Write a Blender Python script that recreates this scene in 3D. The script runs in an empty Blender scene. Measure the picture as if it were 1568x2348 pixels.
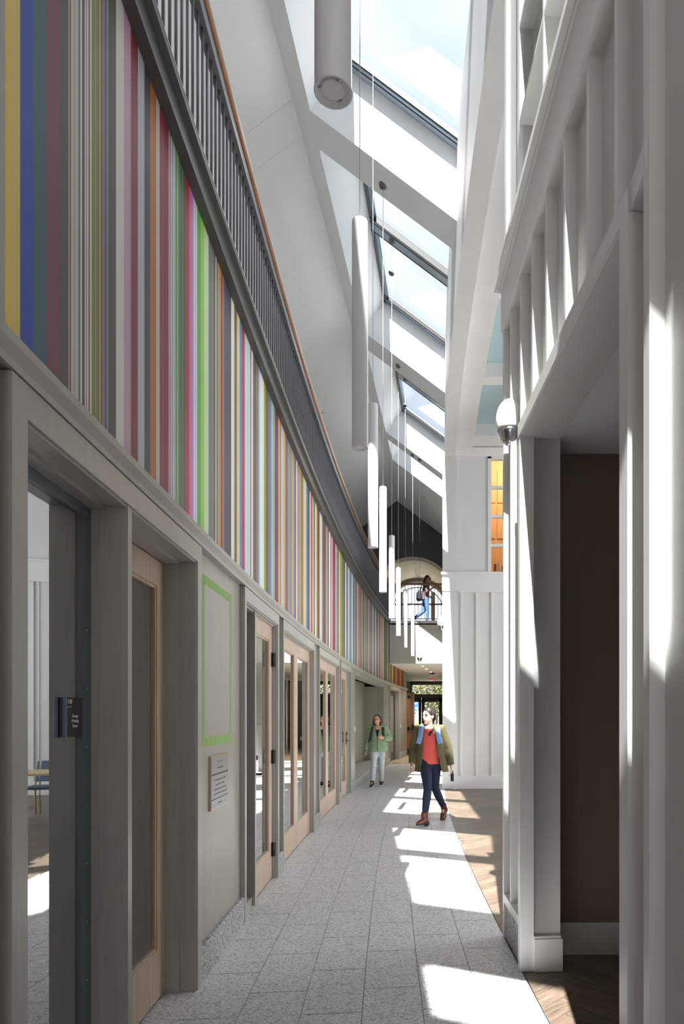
import bpy, bmesh, math, random
from mathutils import Vector, Matrix, noise
random.seed(7)
S = bpy.context.scene
COL = S.collection

# ------------------------------------------------------------------ camera
# photograph frame 1568 x 2348: focal length in pixels, principal point (shift lens, level camera)
FPX, CX, CY, HC = 1550.0, 1038.0, 1641.0, 1.55
cam = bpy.data.cameras.new('camera'); cam_o = bpy.data.objects.new('camera', cam); COL.objects.link(cam_o)
cam.sensor_fit = 'VERTICAL'; cam.sensor_height = 36.0
cam.lens = FPX / 2348.0 * 36.0
cam.shift_x = -(CX - 784.0) / 2348.0
cam.shift_y = (CY - 1174.0) / 2348.0
cam.clip_start = 0.05; cam.clip_end = 500
cam_o.location = (0, 0, HC); cam_o.rotation_euler = (math.pi / 2, 0, 0)
S.camera = cam_o

# ------------------------------------------------------------------ view
vs = S.view_settings
vs.view_transform = 'Standard'; vs.look = 'None'; vs.gamma = 1.0; vs.use_curve_mapping = False
vs.exposure = 0.75
cy = S.cycles
cy.max_bounces = 14; cy.diffuse_bounces = 8; cy.glossy_bounces = 5; cy.transmission_bounces = 8
cy.transparent_max_bounces = 16
cy.caustics_reflective = False; cy.caustics_refractive = False
cy.sample_clamp_indirect = 10.0; cy.use_denoising = True

# ------------------------------------------------------------------ world: spring sky with thin cloud
w = bpy.data.worlds.new('sky'); S.world = w; w.use_nodes = True
nt = w.node_tree; nt.nodes.clear()
o_ = nt.nodes.new('ShaderNodeOutputWorld'); bg = nt.nodes.new('ShaderNodeBackground')
tc = nt.nodes.new('ShaderNodeTexCoord'); nz = nt.nodes.new('ShaderNodeTexNoise'); rp = nt.nodes.new('ShaderNodeValToRGB')
nz.inputs['Scale'].default_value = 2.6; nz.inputs['Detail'].default_value = 5; nz.inputs['Roughness'].default_value = 0.55
rp.color_ramp.elements[0].position = 0.27; rp.color_ramp.elements[0].color = (0.40, 0.54, 0.88, 1)
rp.color_ramp.elements[1].position = 0.56; rp.color_ramp.elements[1].color = (0.86, 0.91, 1.0, 1)
nt.links.new(tc.outputs['Generated'], nz.inputs['Vector']); nt.links.new(nz.outputs['Fac'], rp.inputs['Fac'])
sx_ = nt.nodes.new('ShaderNodeSeparateXYZ'); nt.links.new(tc.outputs['Generated'], sx_.inputs[0])
hz = nt.nodes.new('ShaderNodeMapRange'); hz.inputs['From Min'].default_value = 0.0; hz.inputs['From Max'].default_value = 0.45; hz.inputs['To Min'].default_value = 0.9; hz.inputs['To Max'].default_value = 0.0
nt.links.new(sx_.outputs['Z'], hz.inputs['Value'])
hm = nt.nodes.new('ShaderNodeMixRGB'); hm.inputs[2].default_value = (1.0, 1.0, 1.0, 1)      # pale haze towards the horizon, all round
nt.links.new(hz.outputs[0], hm.inputs[0]); nt.links.new(rp.outputs['Color'], hm.inputs[1]); nt.links.new(hm.outputs[0], bg.inputs['Color']); nt.links.new(bg.outputs[0], o_.inputs[0])
bg.inputs['Strength'].default_value = 0.85

# ------------------------------------------------------------------ sun through the skylights
sun = bpy.data.lights.new('sun_offscreen', 'SUN'); sun_o = bpy.data.objects.new('sun_offscreen', sun); COL.objects.link(sun_o)
sun.energy = 15.0; sun.angle = math.radians(0.55); sun.color = (1.0, 0.97, 0.92)
SUND = Vector((0.02, 0.62, -1.0)).normalized()
sun_o.rotation_euler = SUND.to_track_quat('-Z', 'Y').to_euler(); sun_o.location = (0, -6, 14)

# ------------------------------------------------------------------ daylight in the side room's tall windows (they show in the door-glass reflections)
def area(name, loc, direction, sx, sy, power, color=(1, 1, 1)):
    l = bpy.data.lights.new(name, 'AREA'); l.shape = 'RECTANGLE'; l.size = sx; l.size_y = sy; l.energy = power; l.color = color
    o = bpy.data.objects.new(name, l); COL.objects.link(o); o.location = loc
    o.rotation_euler = Vector(direction).to_track_quat('-Z', 'Z').to_euler()
    return o
area('daylight_room_window_offscreen', (8.35, 9.6, 3.2), (-1, 0, 0), 9.0, 5.0, 650, (0.97, 0.98, 1))

# ------------------------------------------------------------------ materials
def lin(c):
    return c / 12.92 if c <= 0.04045 else ((c + 0.055) / 1.055) ** 2.4
def hx(s):
    s = s.lstrip('#'); return tuple(lin(int(s[i:i + 2], 16) / 255.0) for i in (0, 2, 4))
MATS = {}
def nodes_of(name):
    m = bpy.data.materials.new(name); m.use_nodes = True; t = m.node_tree
    return m, t, t.nodes['Principled BSDF']
def paint(name, col, rough=0.55, var=0.05, scale=6.0, stretch=(1, 1, 1), bump=0.0, metal=0.0, spec=0.5):
    """plain coating with slight tone variation"""
    m, t, b = nodes_of(name)
    g = t.nodes.new('ShaderNodeNewGeometry'); mp = t.nodes.new('ShaderNodeMapping'); n = t.nodes.new('ShaderNodeTexNoise')
    mp.inputs['Scale'].default_value = stretch; n.inputs['Scale'].default_value = scale; n.inputs['Detail'].default_value = 4
    r = t.nodes.new('ShaderNodeValToRGB')
    c = hx(col) if isinstance(col, str) else col
    r.color_ramp.elements[0].position = 0.3; r.color_ramp.elements[1].position = 0.7
    r.color_ramp.elements[0].color = tuple(max(0, x * (1 - var)) for x in c) + (1,)
    r.color_ramp.elements[1].color = tuple(min(1, x * (1 + var)) for x in c) + (1,)
    t.links.new(g.outputs['Position'], mp.inputs['Vector']); t.links.new(mp.outputs[0], n.inputs['Vector'])
    t.links.new(n.outputs['Fac'], r.inputs['Fac']); t.links.new(r.outputs[0], b.inputs['Base Color'])
    b.inputs['Roughness'].default_value = rough; b.inputs['Metallic'].default_value = metal
    b.inputs['Specular IOR Level'].default_value = spec
    if bump:
        bp = t.nodes.new('ShaderNodeBump'); bp.inputs['Strength'].default_value = bump; bp.inputs['Distance'].default_value = 0.004
        t.links.new(n.outputs['Fac'], bp.inputs['Height']); t.links.new(bp.outputs[0], b.inputs['Normal'])
    MATS[name] = m; return m
def emit(name, col, strength):
    m, t, b = nodes_of(name); c = hx(col) if isinstance(col, str) else col
    b.inputs['Base Color'].default_value = (*c, 1); b.inputs['Emission Color'].default_value = (*c, 1)
    b.inputs['Emission Strength'].default_value = strength; MATS[name] = m; return m
def glassy(name, refl, tint=(0.92, 0.95, 0.96), ior=1.5, rough=0.0):
    """flat glazing: see-through with a mirror coat that grows at grazing angles"""
    m = bpy.data.materials.new(name); m.use_nodes = True; t = m.node_tree; t.nodes.clear()
    o = t.nodes.new('ShaderNodeOutputMaterial'); mx = t.nodes.new('ShaderNodeMixShader')
    tr = t.nodes.new('ShaderNodeBsdfTransparent'); gl = t.nodes.new('ShaderNodeBsdfGlossy'); fr = t.nodes.new('ShaderNodeLayerWeight'); fr.inputs['Blend'].default_value = 0.5
    pw = t.nodes.new('ShaderNodeMath'); pw.operation = 'POWER'; pw.inputs[1].default_value = ior * 2.6
    md = t.nodes.new('ShaderNodeMath'); md.operation = 'ADD'; md.use_clamp = True; md.inputs[1].default_value = refl
    gl.inputs['Roughness'].default_value = rough
    tr.inputs['Color'].default_value = (*tint, 1); gl.inputs['Color'].default_value = (0.95, 0.97, 0.97, 1)
    t.links.new(fr.outputs['Facing'], pw.inputs[0]); t.links.new(pw.outputs[0], md.inputs[0]); t.links.new(md.outputs[0], mx.inputs[0])
    t.links.new(tr.outputs[0], mx.inputs[1]); t.links.new(gl.outputs[0], mx.inputs[2]); t.links.new(mx.outputs[0], o.inputs[0])
    MATS[name] = m; return m

paint('white_paint', '#dededc', 0.5, 0.02, 3.0)
paint('white_trim', '#e6e6e4', 0.42, 0.02, 3.0)
paint('ceiling_paint', '#f3f4f6', 0.7, 0.015, 1.2)
paint('grey_panel', '#9f998f', 0.34, 0.05, 5.0, (9, 9, 0.6))
paint('grey_trim', '#a8a49d', 0.34, 0.05, 6.0, (9, 9, 0.7))
paint('grey_wall', '#a9a498', 0.6, 0.03, 4.0)
paint('dark_steel', '#4c4a49', 0.42, 0.06, 9.0, (8, 8, 1), metal=0.15)
paint('fascia_steel', '#4b4946', 0.42, 0.06, 9.0, (8, 8, 1), metal=0.15)
paint('skylight_bar', '#a3afbb', 0.35, 0.04, 12, metal=0.2)
paint('picket_steel', '#6c6d70', 0.4, 0.05, 9.0, metal=0.2)
paint('taupe_wall', '#8b7a6c', 0.6, 0.05, 2.0)
paint('sage_wall', '#a3a091', 0.6, 0.03, 3.0)
paint('charcoal_wall', '#59595e', 0.75, 0.03, 2.0)
paint('coffer_blue', '#a9bfc4', 0.7, 0.02, 2.0)
paint('cream_plaster', '#dfd1c4', 0.7, 0.03, 2.0)
paint('fascia_plaster', '#d6d3ca', 0.65, 0.03, 2.0)
paint('black_metal', '#1b1b1c', 0.4, 0.1, 20)
paint('bronze', '#3a2a22', 0.35, 0.1, 30, metal=0.3)
paint('copper_edge', '#b79e8e', 0.3, 0.08, 30, metal=0.7)
paint('brushed_metal', '#9a9a98', 0.35, 0.08, 60, (1, 30, 1), metal=0.7)
paint('aluminium', '#6d767b', 0.45, 0.04, 20, metal=0.2)
paint('frame_grey', '#59626e', 0.35, 0.05, 12, metal=0.3)
paint('pendant_white', '#e4e4e7', 0.5, 0.01, 2)
paint('lamp_glass', '#f2f1ee', 0.3, 0.01, 2)
paint('chrome', '#b8babd', 0.15, 0.03, 8, metal=1.0)
paint('cable_grey', '#c9c9cc', 0.5, 0.02, 5)
paint('green_tape', '#86a95f', 0.7, 0.08, 18)
paint('sign_face', '#3b3632', 0.25, 0.05, 10, metal=0.4)
paint('sign_edge', '#6f86a8', 0.3, 0.03, 10)
paint('sign_text', '#e9e6e0', 0.5, 0.01, 5)
paint('carpet', '#454a55', 0.95, 0.3, 40, (1, 12, 1), bump=0.3)
paint('switch_white', '#f1f0ec', 0.4, 0.01, 5)
paint('exit_face', '#c9c6c0', 0.4, 0.02, 5)
paint('grout', '#8f8d89', 0.8, 0.05, 30)
paint('subfloor', '#3f3631', 0.8, 0.05, 10)
paint('bark', '#8d8274', 0.9, 0.3, 12, (4, 4, 1), bump=0.4)
paint('birch_bark', '#d9d4ca', 0.8, 0.25, 10, (1, 1, 5))
paint('foliage_a', '#6b7238', 0.8, 0.35, 1.4)
paint('foliage_b', '#6f5f42', 0.8, 0.35, 1.4)
paint('foliage_c', '#5c5a42', 0.8, 0.35, 1.4)
paint('grass', '#7d8f58', 0.95, 0.25, 3)
paint('pavement', '#b7a893', 0.9, 0.12, 5, bump=0.2)
paint('scoreboard_blue', '#2b55c4', 0.5, 0.05, 3)
paint('board_white', '#f0f2f5', 0.5, 0.02, 3)
paint('table_top', '#d2b995', 0.45, 0.08, 8, (1, 8, 1))
paint('chair_blue', '#5f6c7c', 0.8, 0.08, 30)
paint('book_cover', '#8a4a33', 0.6, 0.2, 10)
paint('orange_wall', '#d8b48a', 0.7, 0.05, 2)
emit('lamp_on', (1.0, 0.86, 0.66), 4.0)
emit('exit_red', (0.75, 0.02, 0.03), 0.3)
glassy('skylight_glass', 0.0, (0.95, 0.97, 0.98), 1.35)
glassy('clear_glass', 0.0, (0.86, 0.88, 0.87), 1.35)
glassy('mirror_glass', 0.45, (0.42, 0.44, 0.44), 1.5)
glassy('coated_glass', 0.50, (0.38, 0.38, 0.37), 1.5)
glassy('window_glass', 0.0, (0.96, 0.98, 0.98), 1.3)

def terrazzo(name, base, dark, scale=85.0):
    m, t, b = nodes_of(name)
    g = t.nodes.new('ShaderNodeNewGeometry'); mp = t.nodes.new('ShaderNodeMapping'); mp.inputs['Scale'].default_value = (0.62, 1.0, 0.8)
    nzz = t.nodes.new('ShaderNodeTexNoise'); nzz.inputs['Scale'].default_value = 60; nzz.inputs['Detail'].default_value = 2
    ad = t.nodes.new('ShaderNodeMixRGB'); ad.blend_type = 'ADD'; ad.inputs[0].default_value = 0.012
    t.links.new(g.outputs['Position'], mp.inputs[0]); t.links.new(mp.outputs[0], ad.inputs[1]); t.links.new(mp.outputs[0], nzz.inputs[0])
    t.links.new(nzz.outputs['Color'], ad.inputs[2])
    last = None
    for k, (sc, p0, p1, c) in enumerate(((scale, 0.70, 0.78, dark), (scale * 2.1, 0.66, 0.74, tuple(x * 1.5 for x in dark)))):
        v = t.nodes.new('ShaderNodeTexVoronoi'); v.inputs['Scale'].default_value = sc
        t.links.new(ad.outputs[0], v.inputs['Vector'])
        sp = t.nodes.new('ShaderNodeSeparateColor'); t.links.new(v.outputs['Color'], sp.inputs[0])
        r = t.nodes.new('ShaderNodeValToRGB'); r.color_ramp.elements[0].position = p0; r.color_ramp.elements[1].position = p1
        t.links.new(sp.outputs[0], r.inputs[0])
        mx = t.nodes.new('ShaderNodeMixRGB'); t.links.new(r.outputs[0], mx.inputs[0])
        if last is None: mx.inputs[1].default_value = (*base, 1)
        else: t.links.new(last.outputs[0], mx.inputs[1])
        mx.inputs[2].default_value = (*c, 1); last = mx
    t.links.new(last.outputs[0], b.inputs['Base Color']); b.inputs['Roughness'].default_value = 0.42
    MATS[name] = m
terrazzo('terrazzo', hx('#eae9e6'), hx('#a6a6aa'), 130)
terrazzo('granite', hx('#c3c2be'), hx('#5f6064'), 110)

def wood(name, c0, c1, scale, stretch, rough=0.45, obj_rand=0.0):
    m, t, b = nodes_of(name)
    tcn = t.nodes.new('ShaderNodeTexCoord'); mp = t.nodes.new('ShaderNodeMapping'); mp.inputs['Scale'].default_value = stretch
    oi = t.nodes.new('ShaderNodeObjectInfo')
    n = t.nodes.new('ShaderNodeTexNoise'); n.inputs['Scale'].default_value = scale; n.inputs['Detail'].default_value = 7; n.inputs['Distortion'].default_value = 0.6
    r = t.nodes.new('ShaderNodeValToRGB'); r.color_ramp.elements[0].position = 0.32; r.color_ramp.elements[1].position = 0.68
    r.color_ramp.elements[0].color = (*hx(c0), 1); r.color_ramp.elements[1].color = (*hx(c1), 1)
    va = t.nodes.new('ShaderNodeVectorMath'); va.operation = 'ADD'
    cmb = t.nodes.new('ShaderNodeCombineXYZ'); mu = t.nodes.new('ShaderNodeMath'); mu.operation = 'MULTIPLY'; mu.inputs[1].default_value = 37.0
    t.links.new(oi.outputs['Random'], mu.inputs[0]); t.links.new(mu.outputs[0], cmb.inputs[0]); t.links.new(mu.outputs[0], cmb.inputs[1])
    t.links.new(tcn.outputs['Object'], mp.inputs[0]); t.links.new(mp.outputs[0], va.inputs[0]); t.links.new(cmb.outputs[0], va.inputs[1])
    t.links.new(va.outputs[0], n.inputs['Vector']); t.links.new(n.outputs['Fac'], r.inputs[0])
    hs = t.nodes.new('ShaderNodeHueSaturation'); ma = t.nodes.new('ShaderNodeMath'); ma.operation = 'MULTIPLY_ADD'
    ma.inputs[1].default_value = obj_rand; ma.inputs[2].default_value = 1 - obj_rand / 2
    t.links.new(oi.outputs['Random'], ma.inputs[0]); t.links.new(ma.outputs[0], hs.inputs['Value']); t.links.new(r.outputs[0], hs.inputs['Color'])
    t.links.new(hs.outputs[0], b.inputs['Base Color']); b.inputs['Roughness'].default_value = rough
    MATS[name] = m
wood('door_oak', '#b89f8b', '#d0baa7', 3.0, (14, 14, 0.9), 0.42)
wood('door_oak_dark', '#8a6248', '#a0755a', 3.0, (14, 14, 0.9), 0.4)
wood('handrail_wood', '#6d3f22', '#96602f', 3.0, (10, 1, 10), 0.4)
wood('plank_oak', '#5a4c43', '#80705f', 4.0, (1.2, 14, 4), 0.38, 0.35)

mur, mt, mb_ = nodes_of('mural_print')
_a = mt.nodes.new('ShaderNodeVertexColor'); _a.layer_name = 'print'
_g = mt.nodes.new('ShaderNodeNewGeometry'); _n = mt.nodes.new('ShaderNodeTexNoise'); _n.inputs['Scale'].default_value = 900
_b = mt.nodes.new('ShaderNodeBump'); _b.inputs['Strength'].default_value = 0.15; _b.inputs['Distance'].default_value = 0.002
mt.links.new(_g.outputs['Position'], _n.inputs[0]); mt.links.new(_n.outputs['Fac'], _b.inputs['Height']); mt.links.new(_b.outputs[0], mb_.inputs['Normal'])
mt.links.new(_a.outputs['Color'], mb_.inputs['Base Color']); mb_.inputs['Roughness'].default_value = 0.5
MATS['mural_print'] = mur

# ------------------------------------------------------------------ object helpers
def link(o, parent=None):
    COL.objects.link(o)
    if parent is not None: o.parent = parent
    return o
def tag(o, label=None, cat=None, group=None, kind=None):
    if label: o['label'] = label
    if cat: o['category'] = cat
    if group: o['group'] = group
    if kind: o['kind'] = kind
    return o
def empty(name, loc=(0, 0, 0), rz=0.0, parent=None):
    o = bpy.data.objects.new(name, None); o.empty_display_size = 0.1
    link(o, parent); o.location = loc; o.rotation_euler = (0, 0, rz); return o
def struct(name, loc=(0, 0, 0), label=None):
    o = empty(name, loc); o['kind'] = 'structure'
    if label: o['label'] = label
    return o

class MB:
    """collects shapes for ONE mesh object"""
    def __init__(s): s.v = []; s.f = []; s.sm = []
    def add(s, vs, fs, smooth=False):
        b = len(s.v); s.v += [tuple(p) for p in vs]; s.f += [tuple(b + i for i in f) for f in fs]; s.sm += [smooth] * len(fs); return s
    def hexa(s, p):
        return s.add(p, [(0, 3, 2, 1), (4, 5, 6, 7), (0, 1, 5, 4), (1, 2, 6, 5), (2, 3, 7, 6), (3, 0, 4, 7)])
    def box(s, x0, x1, y0, y1, z0, z1):
        return s.hexa([(x0, y0, z0), (x1, y0, z0), (x1, y1, z0), (x0, y1, z0), (x0, y0, z1), (x1, y0, z1), (x1, y1, z1), (x0, y1, z1)])
    def sweep(s, rings, closed=True, caps=True, smooth=False):
        n = len(rings[0]); vs = [p for r in rings for p in r]; fs = []
        m = n if closed else n - 1
        for i in range(len(rings) - 1):
            for j in range(m):
                k = (j + 1) % n
                fs.append((i * n + j, i * n + k, (i + 1) * n + k, (i + 1) * n + j))
        s.add(vs, fs, smooth)
        if caps and closed:
            b = len(s.v) - len(vs)
            s.f.append(tuple(b + j for j in reversed(range(n)))); s.sm.append(False)
            s.f.append(tuple(b + (len(rings) - 1) * n + j for j in range(n))); s.sm.append(False)
        return s
    def tube(s, pts, radii, n=12, flat=1.0, caps=True, up=None):
        pts = [Vector(p) for p in pts]
        if not isinstance(radii, (list, tuple)): radii = [radii] * len(pts)
        rings = []; u = None
        for i, p in enumerate(pts):
            d = (pts[min(i + 1, len(pts) - 1)] - pts[max(i - 1, 0)]).normalized()
            if u is None:
                a = Vector(up) if up else (Vector((1, 0, 0)) if abs(d.x) < 0.9 else Vector((0, 1, 0)))
                u = (a - d * a.dot(d)).normalized()
            else: u = (u - d * u.dot(d)).normalized()
            v = d.cross(u); r = radii[i]
            ra, rb = r if isinstance(r, (list, tuple)) else (r, r * flat)
            rings.append([p + u * (math.cos(2 * math.pi * j / n) * ra) + v * (math.sin(2 * math.pi * j / n) * rb) for j in range(n)])
        return s.sweep(rings, True, caps, True)
    def capsule(s, pts, radii, n=12):
        pts = [Vector(p) for p in pts]
        if not isinstance(radii, (list, tuple)): radii = [radii] * len(pts)
        d0 = (pts[0] - pts[1]).normalized(); d1 = (pts[-1] - pts[-2]).normalized()
        def sc(r, k): return tuple(x * k for x in r) if isinstance(r, (list, tuple)) else r * k
        def mn(r): return min(r) if isinstance(r, (list, tuple)) else r
        P = []; R = []
        for k in (0.97, 0.72, 0.4): P.append(pts[0] + d0 * mn(radii[0]) * k); R.append(sc(radii[0], math.sqrt(1 - k * k)))
        P += pts; R += list(radii)
        for k in (0.4, 0.72, 0.97): P.append(pts[-1] + d1 * mn(radii[-1]) * k); R.append(sc(radii[-1], math.sqrt(1 - k * k)))
        return s.tube(P, R, n)
    def ball(s, c, r, n=16, m=10):
        c = Vector(c); r = r if isinstance(r, (list, tuple)) else (r, r, r)
        rings = []
        for i in range(m + 1):
            a = math.pi * (i + 0.02 if i == 0 else i - 0.02 if i == m else i) / m
            rings.append([(c.x + r[0] * math.sin(a) * math.cos(2 * math.pi * j / n), c.y + r[1] * math.sin(a) * math.sin(2 * math.pi * j / n), c.z - r[2] * math.cos(a)) for j in range(n)])
        return s.sweep(rings, True, True, True)
    def lathe(s, prof, c=(0, 0, 0), n=24, smooth=True):
        rings = [[(c[0] + r * math.cos(2 * math.pi * j / n), c[1] + r * math.sin(2 * math.pi * j / n), c[2] + z) for j in range(n)] for r, z in prof]
        return s.sweep(rings, True, True, smooth)
    def mesh(s, name):
        me = bpy.data.meshes.new(name); me.from_pydata(s.v, [], s.f)
        me.polygons.foreach_set('use_smooth', s.sm); me.update(); return me
    def build(s, name, mat, parent=None, fix=True, bevel=0.0):
        me = s.mesh(name)
        if fix:
            b = bmesh.new(); b.from_mesh(me); bmesh.ops.recalc_face_normals(b, faces=b.faces); b.to_mesh(me); b.free()
        me.materials.append(MATS[mat])
        o = bpy.data.objects.new(name, me); link(o, parent)
        if bevel:
            md = o.modifiers.new('bevel', 'BEVEL'); md.width = bevel; md.segments = 2; md.limit_method = 'ANGLE'
        return o
def inst(src, name, parent=None, loc=None, rot=None, scale=None):
    o = bpy.data.objects.new(name, src.data); link(o, parent)
    if loc is not None: o.location = loc
    if rot is not None: o.rotation_euler = rot
    if scale is not None: o.scale = scale
    return o
def copy_tree(o, parent=None):
    c = o.copy(); COL.objects.link(c); c.parent = parent
    for ch in list(o.children): copy_tree(ch, c)
    return c

# ------------------------------------------------------------------ plan of the curved hall (metres; camera at x=0, y=0)
WID = 1.90
def XL(y): return -2.10 + (y - 17.0) ** 2 / 270.0
def SL(y): return (y - 17.0) / 135.0
def nrm(y):
    l = math.hypot(1, SL(y)); return (1 / l, -SL(y) / l)
def PL(y, d, z):                       # point on the left wall line; d > 0 towards the hall
    n = nrm(y); return Vector((XL(y) + d * n[0], y + d * n[1], z))
def PR(y, d, z):                       # point on the right wall line; d > 0 into the wall
    n = nrm(y); return Vector((XL(y) + WID + d * n[0], y + d * n[1], z))
def solve_y(px, d, P):
    k = (px - CX) / FPX; lo, hi = 0.6, 40.0
    f = lambda y: (P(y, d, 0).x - k * P(y, d, 0).y)
    for _ in range(60):
        mid = (lo + hi) / 2
        if (f(lo) > 0) == (f(mid) > 0): lo = mid
        else: hi = mid
    return lo
def YL(px, d=0.0): return solve_y(px, d, PL)
def YR(px, d=0.0): return solve_y(px, d, PR)
def arc(mb, P, y0, y1, prof, step=0.5):
    n = max(1, int(math.ceil((y1 - y0) / step)))
    mb.sweep([[P(y0 + (y1 - y0) * i / n, d, z) for d, z in prof] for i in range(n + 1)]); return mb
def abox(mb, P, y0, y1, d0, d1, z0, z1, step=0.5):
    return arc(mb, P, y0, y1, [(d0, z0), (d1, z0), (d1, z1), (d0, z1)], step)
def text_mesh(body, size, align='CENTER'):
    cu = bpy.data.curves.new('lettering', 'FONT'); cu.body = body; cu.size = size; cu.align_x = align; cu.align_y = 'CENTER'
    cu.extrude = 0.0006; cu.resolution_u = 2
    o = bpy.data.objects.new('lettering', cu); COL.objects.link(o)
    dg = bpy.context.evaluated_depsgraph_get(); me = bpy.data.meshes.new_from_object(o.evaluated_get(dg))
    bpy.data.objects.remove(o); bpy.data.curves.remove(cu); return me
# ================================================================== FLOORS
fl = struct('floor', label='pale speckled terrazzo floor of long tiles following the curved hall')
g_ = MB(); abox(g_, PL, -5.0, 22.3, -0.26, WID + 0.02, -0.05, -0.003); g_.build('grout_bed', 'grout', fl)
TW = WID / 6
tile_src = None
for c in range(6):
    n0 = 0 if c % 2 == 0 else 0.305
    for r in range(36):
        y0 = 1.0 + r * 0.61 + n0
        if y0 + 0.6 > 22.3: continue
        p = PL(y0 + 0.305, (c + 0.5) * TW, -0.012)
        if tile_src is None:
            m = MB(); hx_, hy_ = TW / 2 - 0.0013, 0.305 - 0.0013
            m.hexa([(-hx_, -hy_, -0.01), (hx_, -hy_, -0.01), (hx_, hy_, -0.01), (-hx_, hy_, -0.01), (-hx_ + .001, -hy_ + .001, 0.012), (hx_ - .001, -hy_ + .001, 0.012), (hx_ - .001, hy_ - .001, 0.012), (-hx_ + .001, hy_ - .001, 0.012)])
            o = tile_src = m.build('tile', 'terrazzo', fl)
        else: o = inst(tile_src, 'tile', fl)
        o.location = p; o.rotation_euler = (0, 0, -math.atan(SL(y0 + 0.305))); o.scale = (1, 1 - (c + 0.5) * TW / 135, 1)
m = MB(); abox(m, PL, -5.0, 22.3, -0.26, 0.0, -0.03, -0.0015); m.build('border_strip', 'terrazzo', fl)
m = MB(); abox(m, PL, -5.0, 1.0, 0.0, WID, -0.03, 0.0); m.build('tile', 'terrazzo', fl)
m = MB(); abox(m, PR, 1.0, 14.35, 0.0, 0.006, -0.03, 0.001); m.build('edge_strip', 'black_metal', fl)

fr_ = struct('floor_right', label='brown oak herringbone plank floor beside the terrazzo')
m = MB(); abox(m, PR, -5.0, 14.4, 0.02, 8.2, -0.06, -0.02, 2.0); m.build('subfloor', 'subfloor', fr_)
def clip_poly(poly, nx, ny, c):           # keep nx*x+ny*y >= c
    out = []
    for i in range(len(poly)):
        a, b = poly[i], poly[(i + 1) % len(poly)]
        da, db = nx * a[0] + ny * a[1] - c, nx * b[0] + ny * b[1] - c
        if da >= 0: out.append(a)
        if (da >= 0) != (db >= 0):
            t = da / (da - db); out.append((a[0] + t * (b[0] - a[0]), a[1] + t * (b[1] - a[1])))
    return out
PW, PLN = 0.125, 0.75
s45 = math.sqrt(0.5)
def herring():
    """rectangles of a herringbone weave in its own axes"""
    for a in range(-80, 120):
        for b in range(-9, 12):
            x0 = a * PW + b * PLN; y0 = a * PW - b * PLN
            yield (x0, y0, x0 + PLN, y0 + PW)              # lying plank
            yield (x0 + PLN - 0.0, y0 + PW - PLN + 0.0, x0 + PLN + PW, y0 + PW)   # standing plank
seen = set()
for (x0, y0, x1, y1) in herring():
    key = (round(x0, 3), round(y0, 3), round(x1, 3))
    if key in seen: continue
    seen.add(key)
    g = 0.0012
    R = lambda x, y: ((x - y) * s45 + 1.2, (x + y) * s45 - 1.0)
    poly = [R(x0 + g, y0 + g), R(x1 - g, y0 + g), R(x1 - g, y1 - g), R(x0 + g, y1 - g)]
    cxp = sum(p[0] for p in poly) / 4; cyp = sum(p[1] for p in poly) / 4
    if not (1.6 < cyp < 14.6 and cxp < 3.0): continue
    inroom = cyp > 4.7
    if not inroom and not (1.9 < cyp < 4.6 and cxp < 2.0): continue
    if cxp > 0.55 + (2.0 if 5 < cyp < 14.4 else 1.5): continue
    e = PR(cyp, 0.008, 0); n = nrm(cyp)
    poly = clip_poly(poly, n[0], n[1], n[0] * e.x + n[1] * e.y)
    if len(poly) >= 3: poly = clip_poly(poly, 0, -1, -14.38)
    if len(poly) < 3: continue
    ar = abs(sum(poly[q][0] * poly[(q + 1) % len(poly)][1] - poly[(q + 1) % len(poly)][0] * poly[q][1] for q in range(len(poly)))) / 2
    if ar < 0.004: continue
    ang = math.pi / 4 if (x1 - x0) > (y1 - y0) else -math.pi / 4
    c0 = Vector((cxp, cyp, 0)); rot = Matrix.Rotation(-ang, 3, 'Z')
    L = [rot @ (Vector((p[0], p[1], 0)) - c0) for p in poly]
    m = MB(); N = len(L)
    m.sweep([[(p.x, p.y, -0.018) for p in L], [(p.x, p.y, 0.0) for p in L]])
    o = m.build('plank', 'plank_oak', fr_); o.location = (cxp, cyp, 0); o.rotation_euler = (0, 0, ang)
m = MB(); abox(m, PR, -5.0, 14.4, 2.4, 8.2, -0.02, -0.002, 2.0); m.build('plank_field', 'plank_oak', fr_)

flb = struct('floor_back', label='grey carpet floor of the rooms behind the glass doors')
m = MB(); abox(m, PL, -5.0, 26.0, -4.5, -0.26, -0.05, -0.002, 1.0); m.build('carpet', 'carpet', flb)

# ================================================================== LEFT WALL: doors, panels, mural
HEAD = 2.42
Y63, Y20 = YL(63), YL(20)
O12 = (YL(63) - 0.035, YL(446)); O3 = (YL(560), YL(633)); O4 = (YL(648), YL(717)); O5 = (YL(731), YL(776)); O6 = (YL(781), YL(803)); NI = (YL(816), YL(881)); O7 = (YL(894), YL(914))
YEND = YL(893); YFAR = 26.2
wl = struct('wall_left', label='grey panelled wall of the curved hall under the striped mural')
solid = []
edges = [-5.0, 0.9, 1.75, O12[0], O12[1], O3[0], O3[1], O4[0], O4[1], O5[0], O5[1], O6[0], O6[1], NI[0], NI[1], O7[0], O7[1], YFAR]
for a, b in zip(edges[0::2], edges[1::2]):
    m = MB(); abox(m, PL, a, b, -0.22, -0.02, 0, 2.53); m.build('panel', 'grey_panel', wl)
for a, b in ((0.9, 1.75), O12, O3, O4, O5, O6, NI, O7):
    m = MB(); abox(m, PL, a, b, -0.22, -0.005, HEAD, 2.53); m.build('header', 'grey_trim', wl)
CW = 0.085
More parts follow.
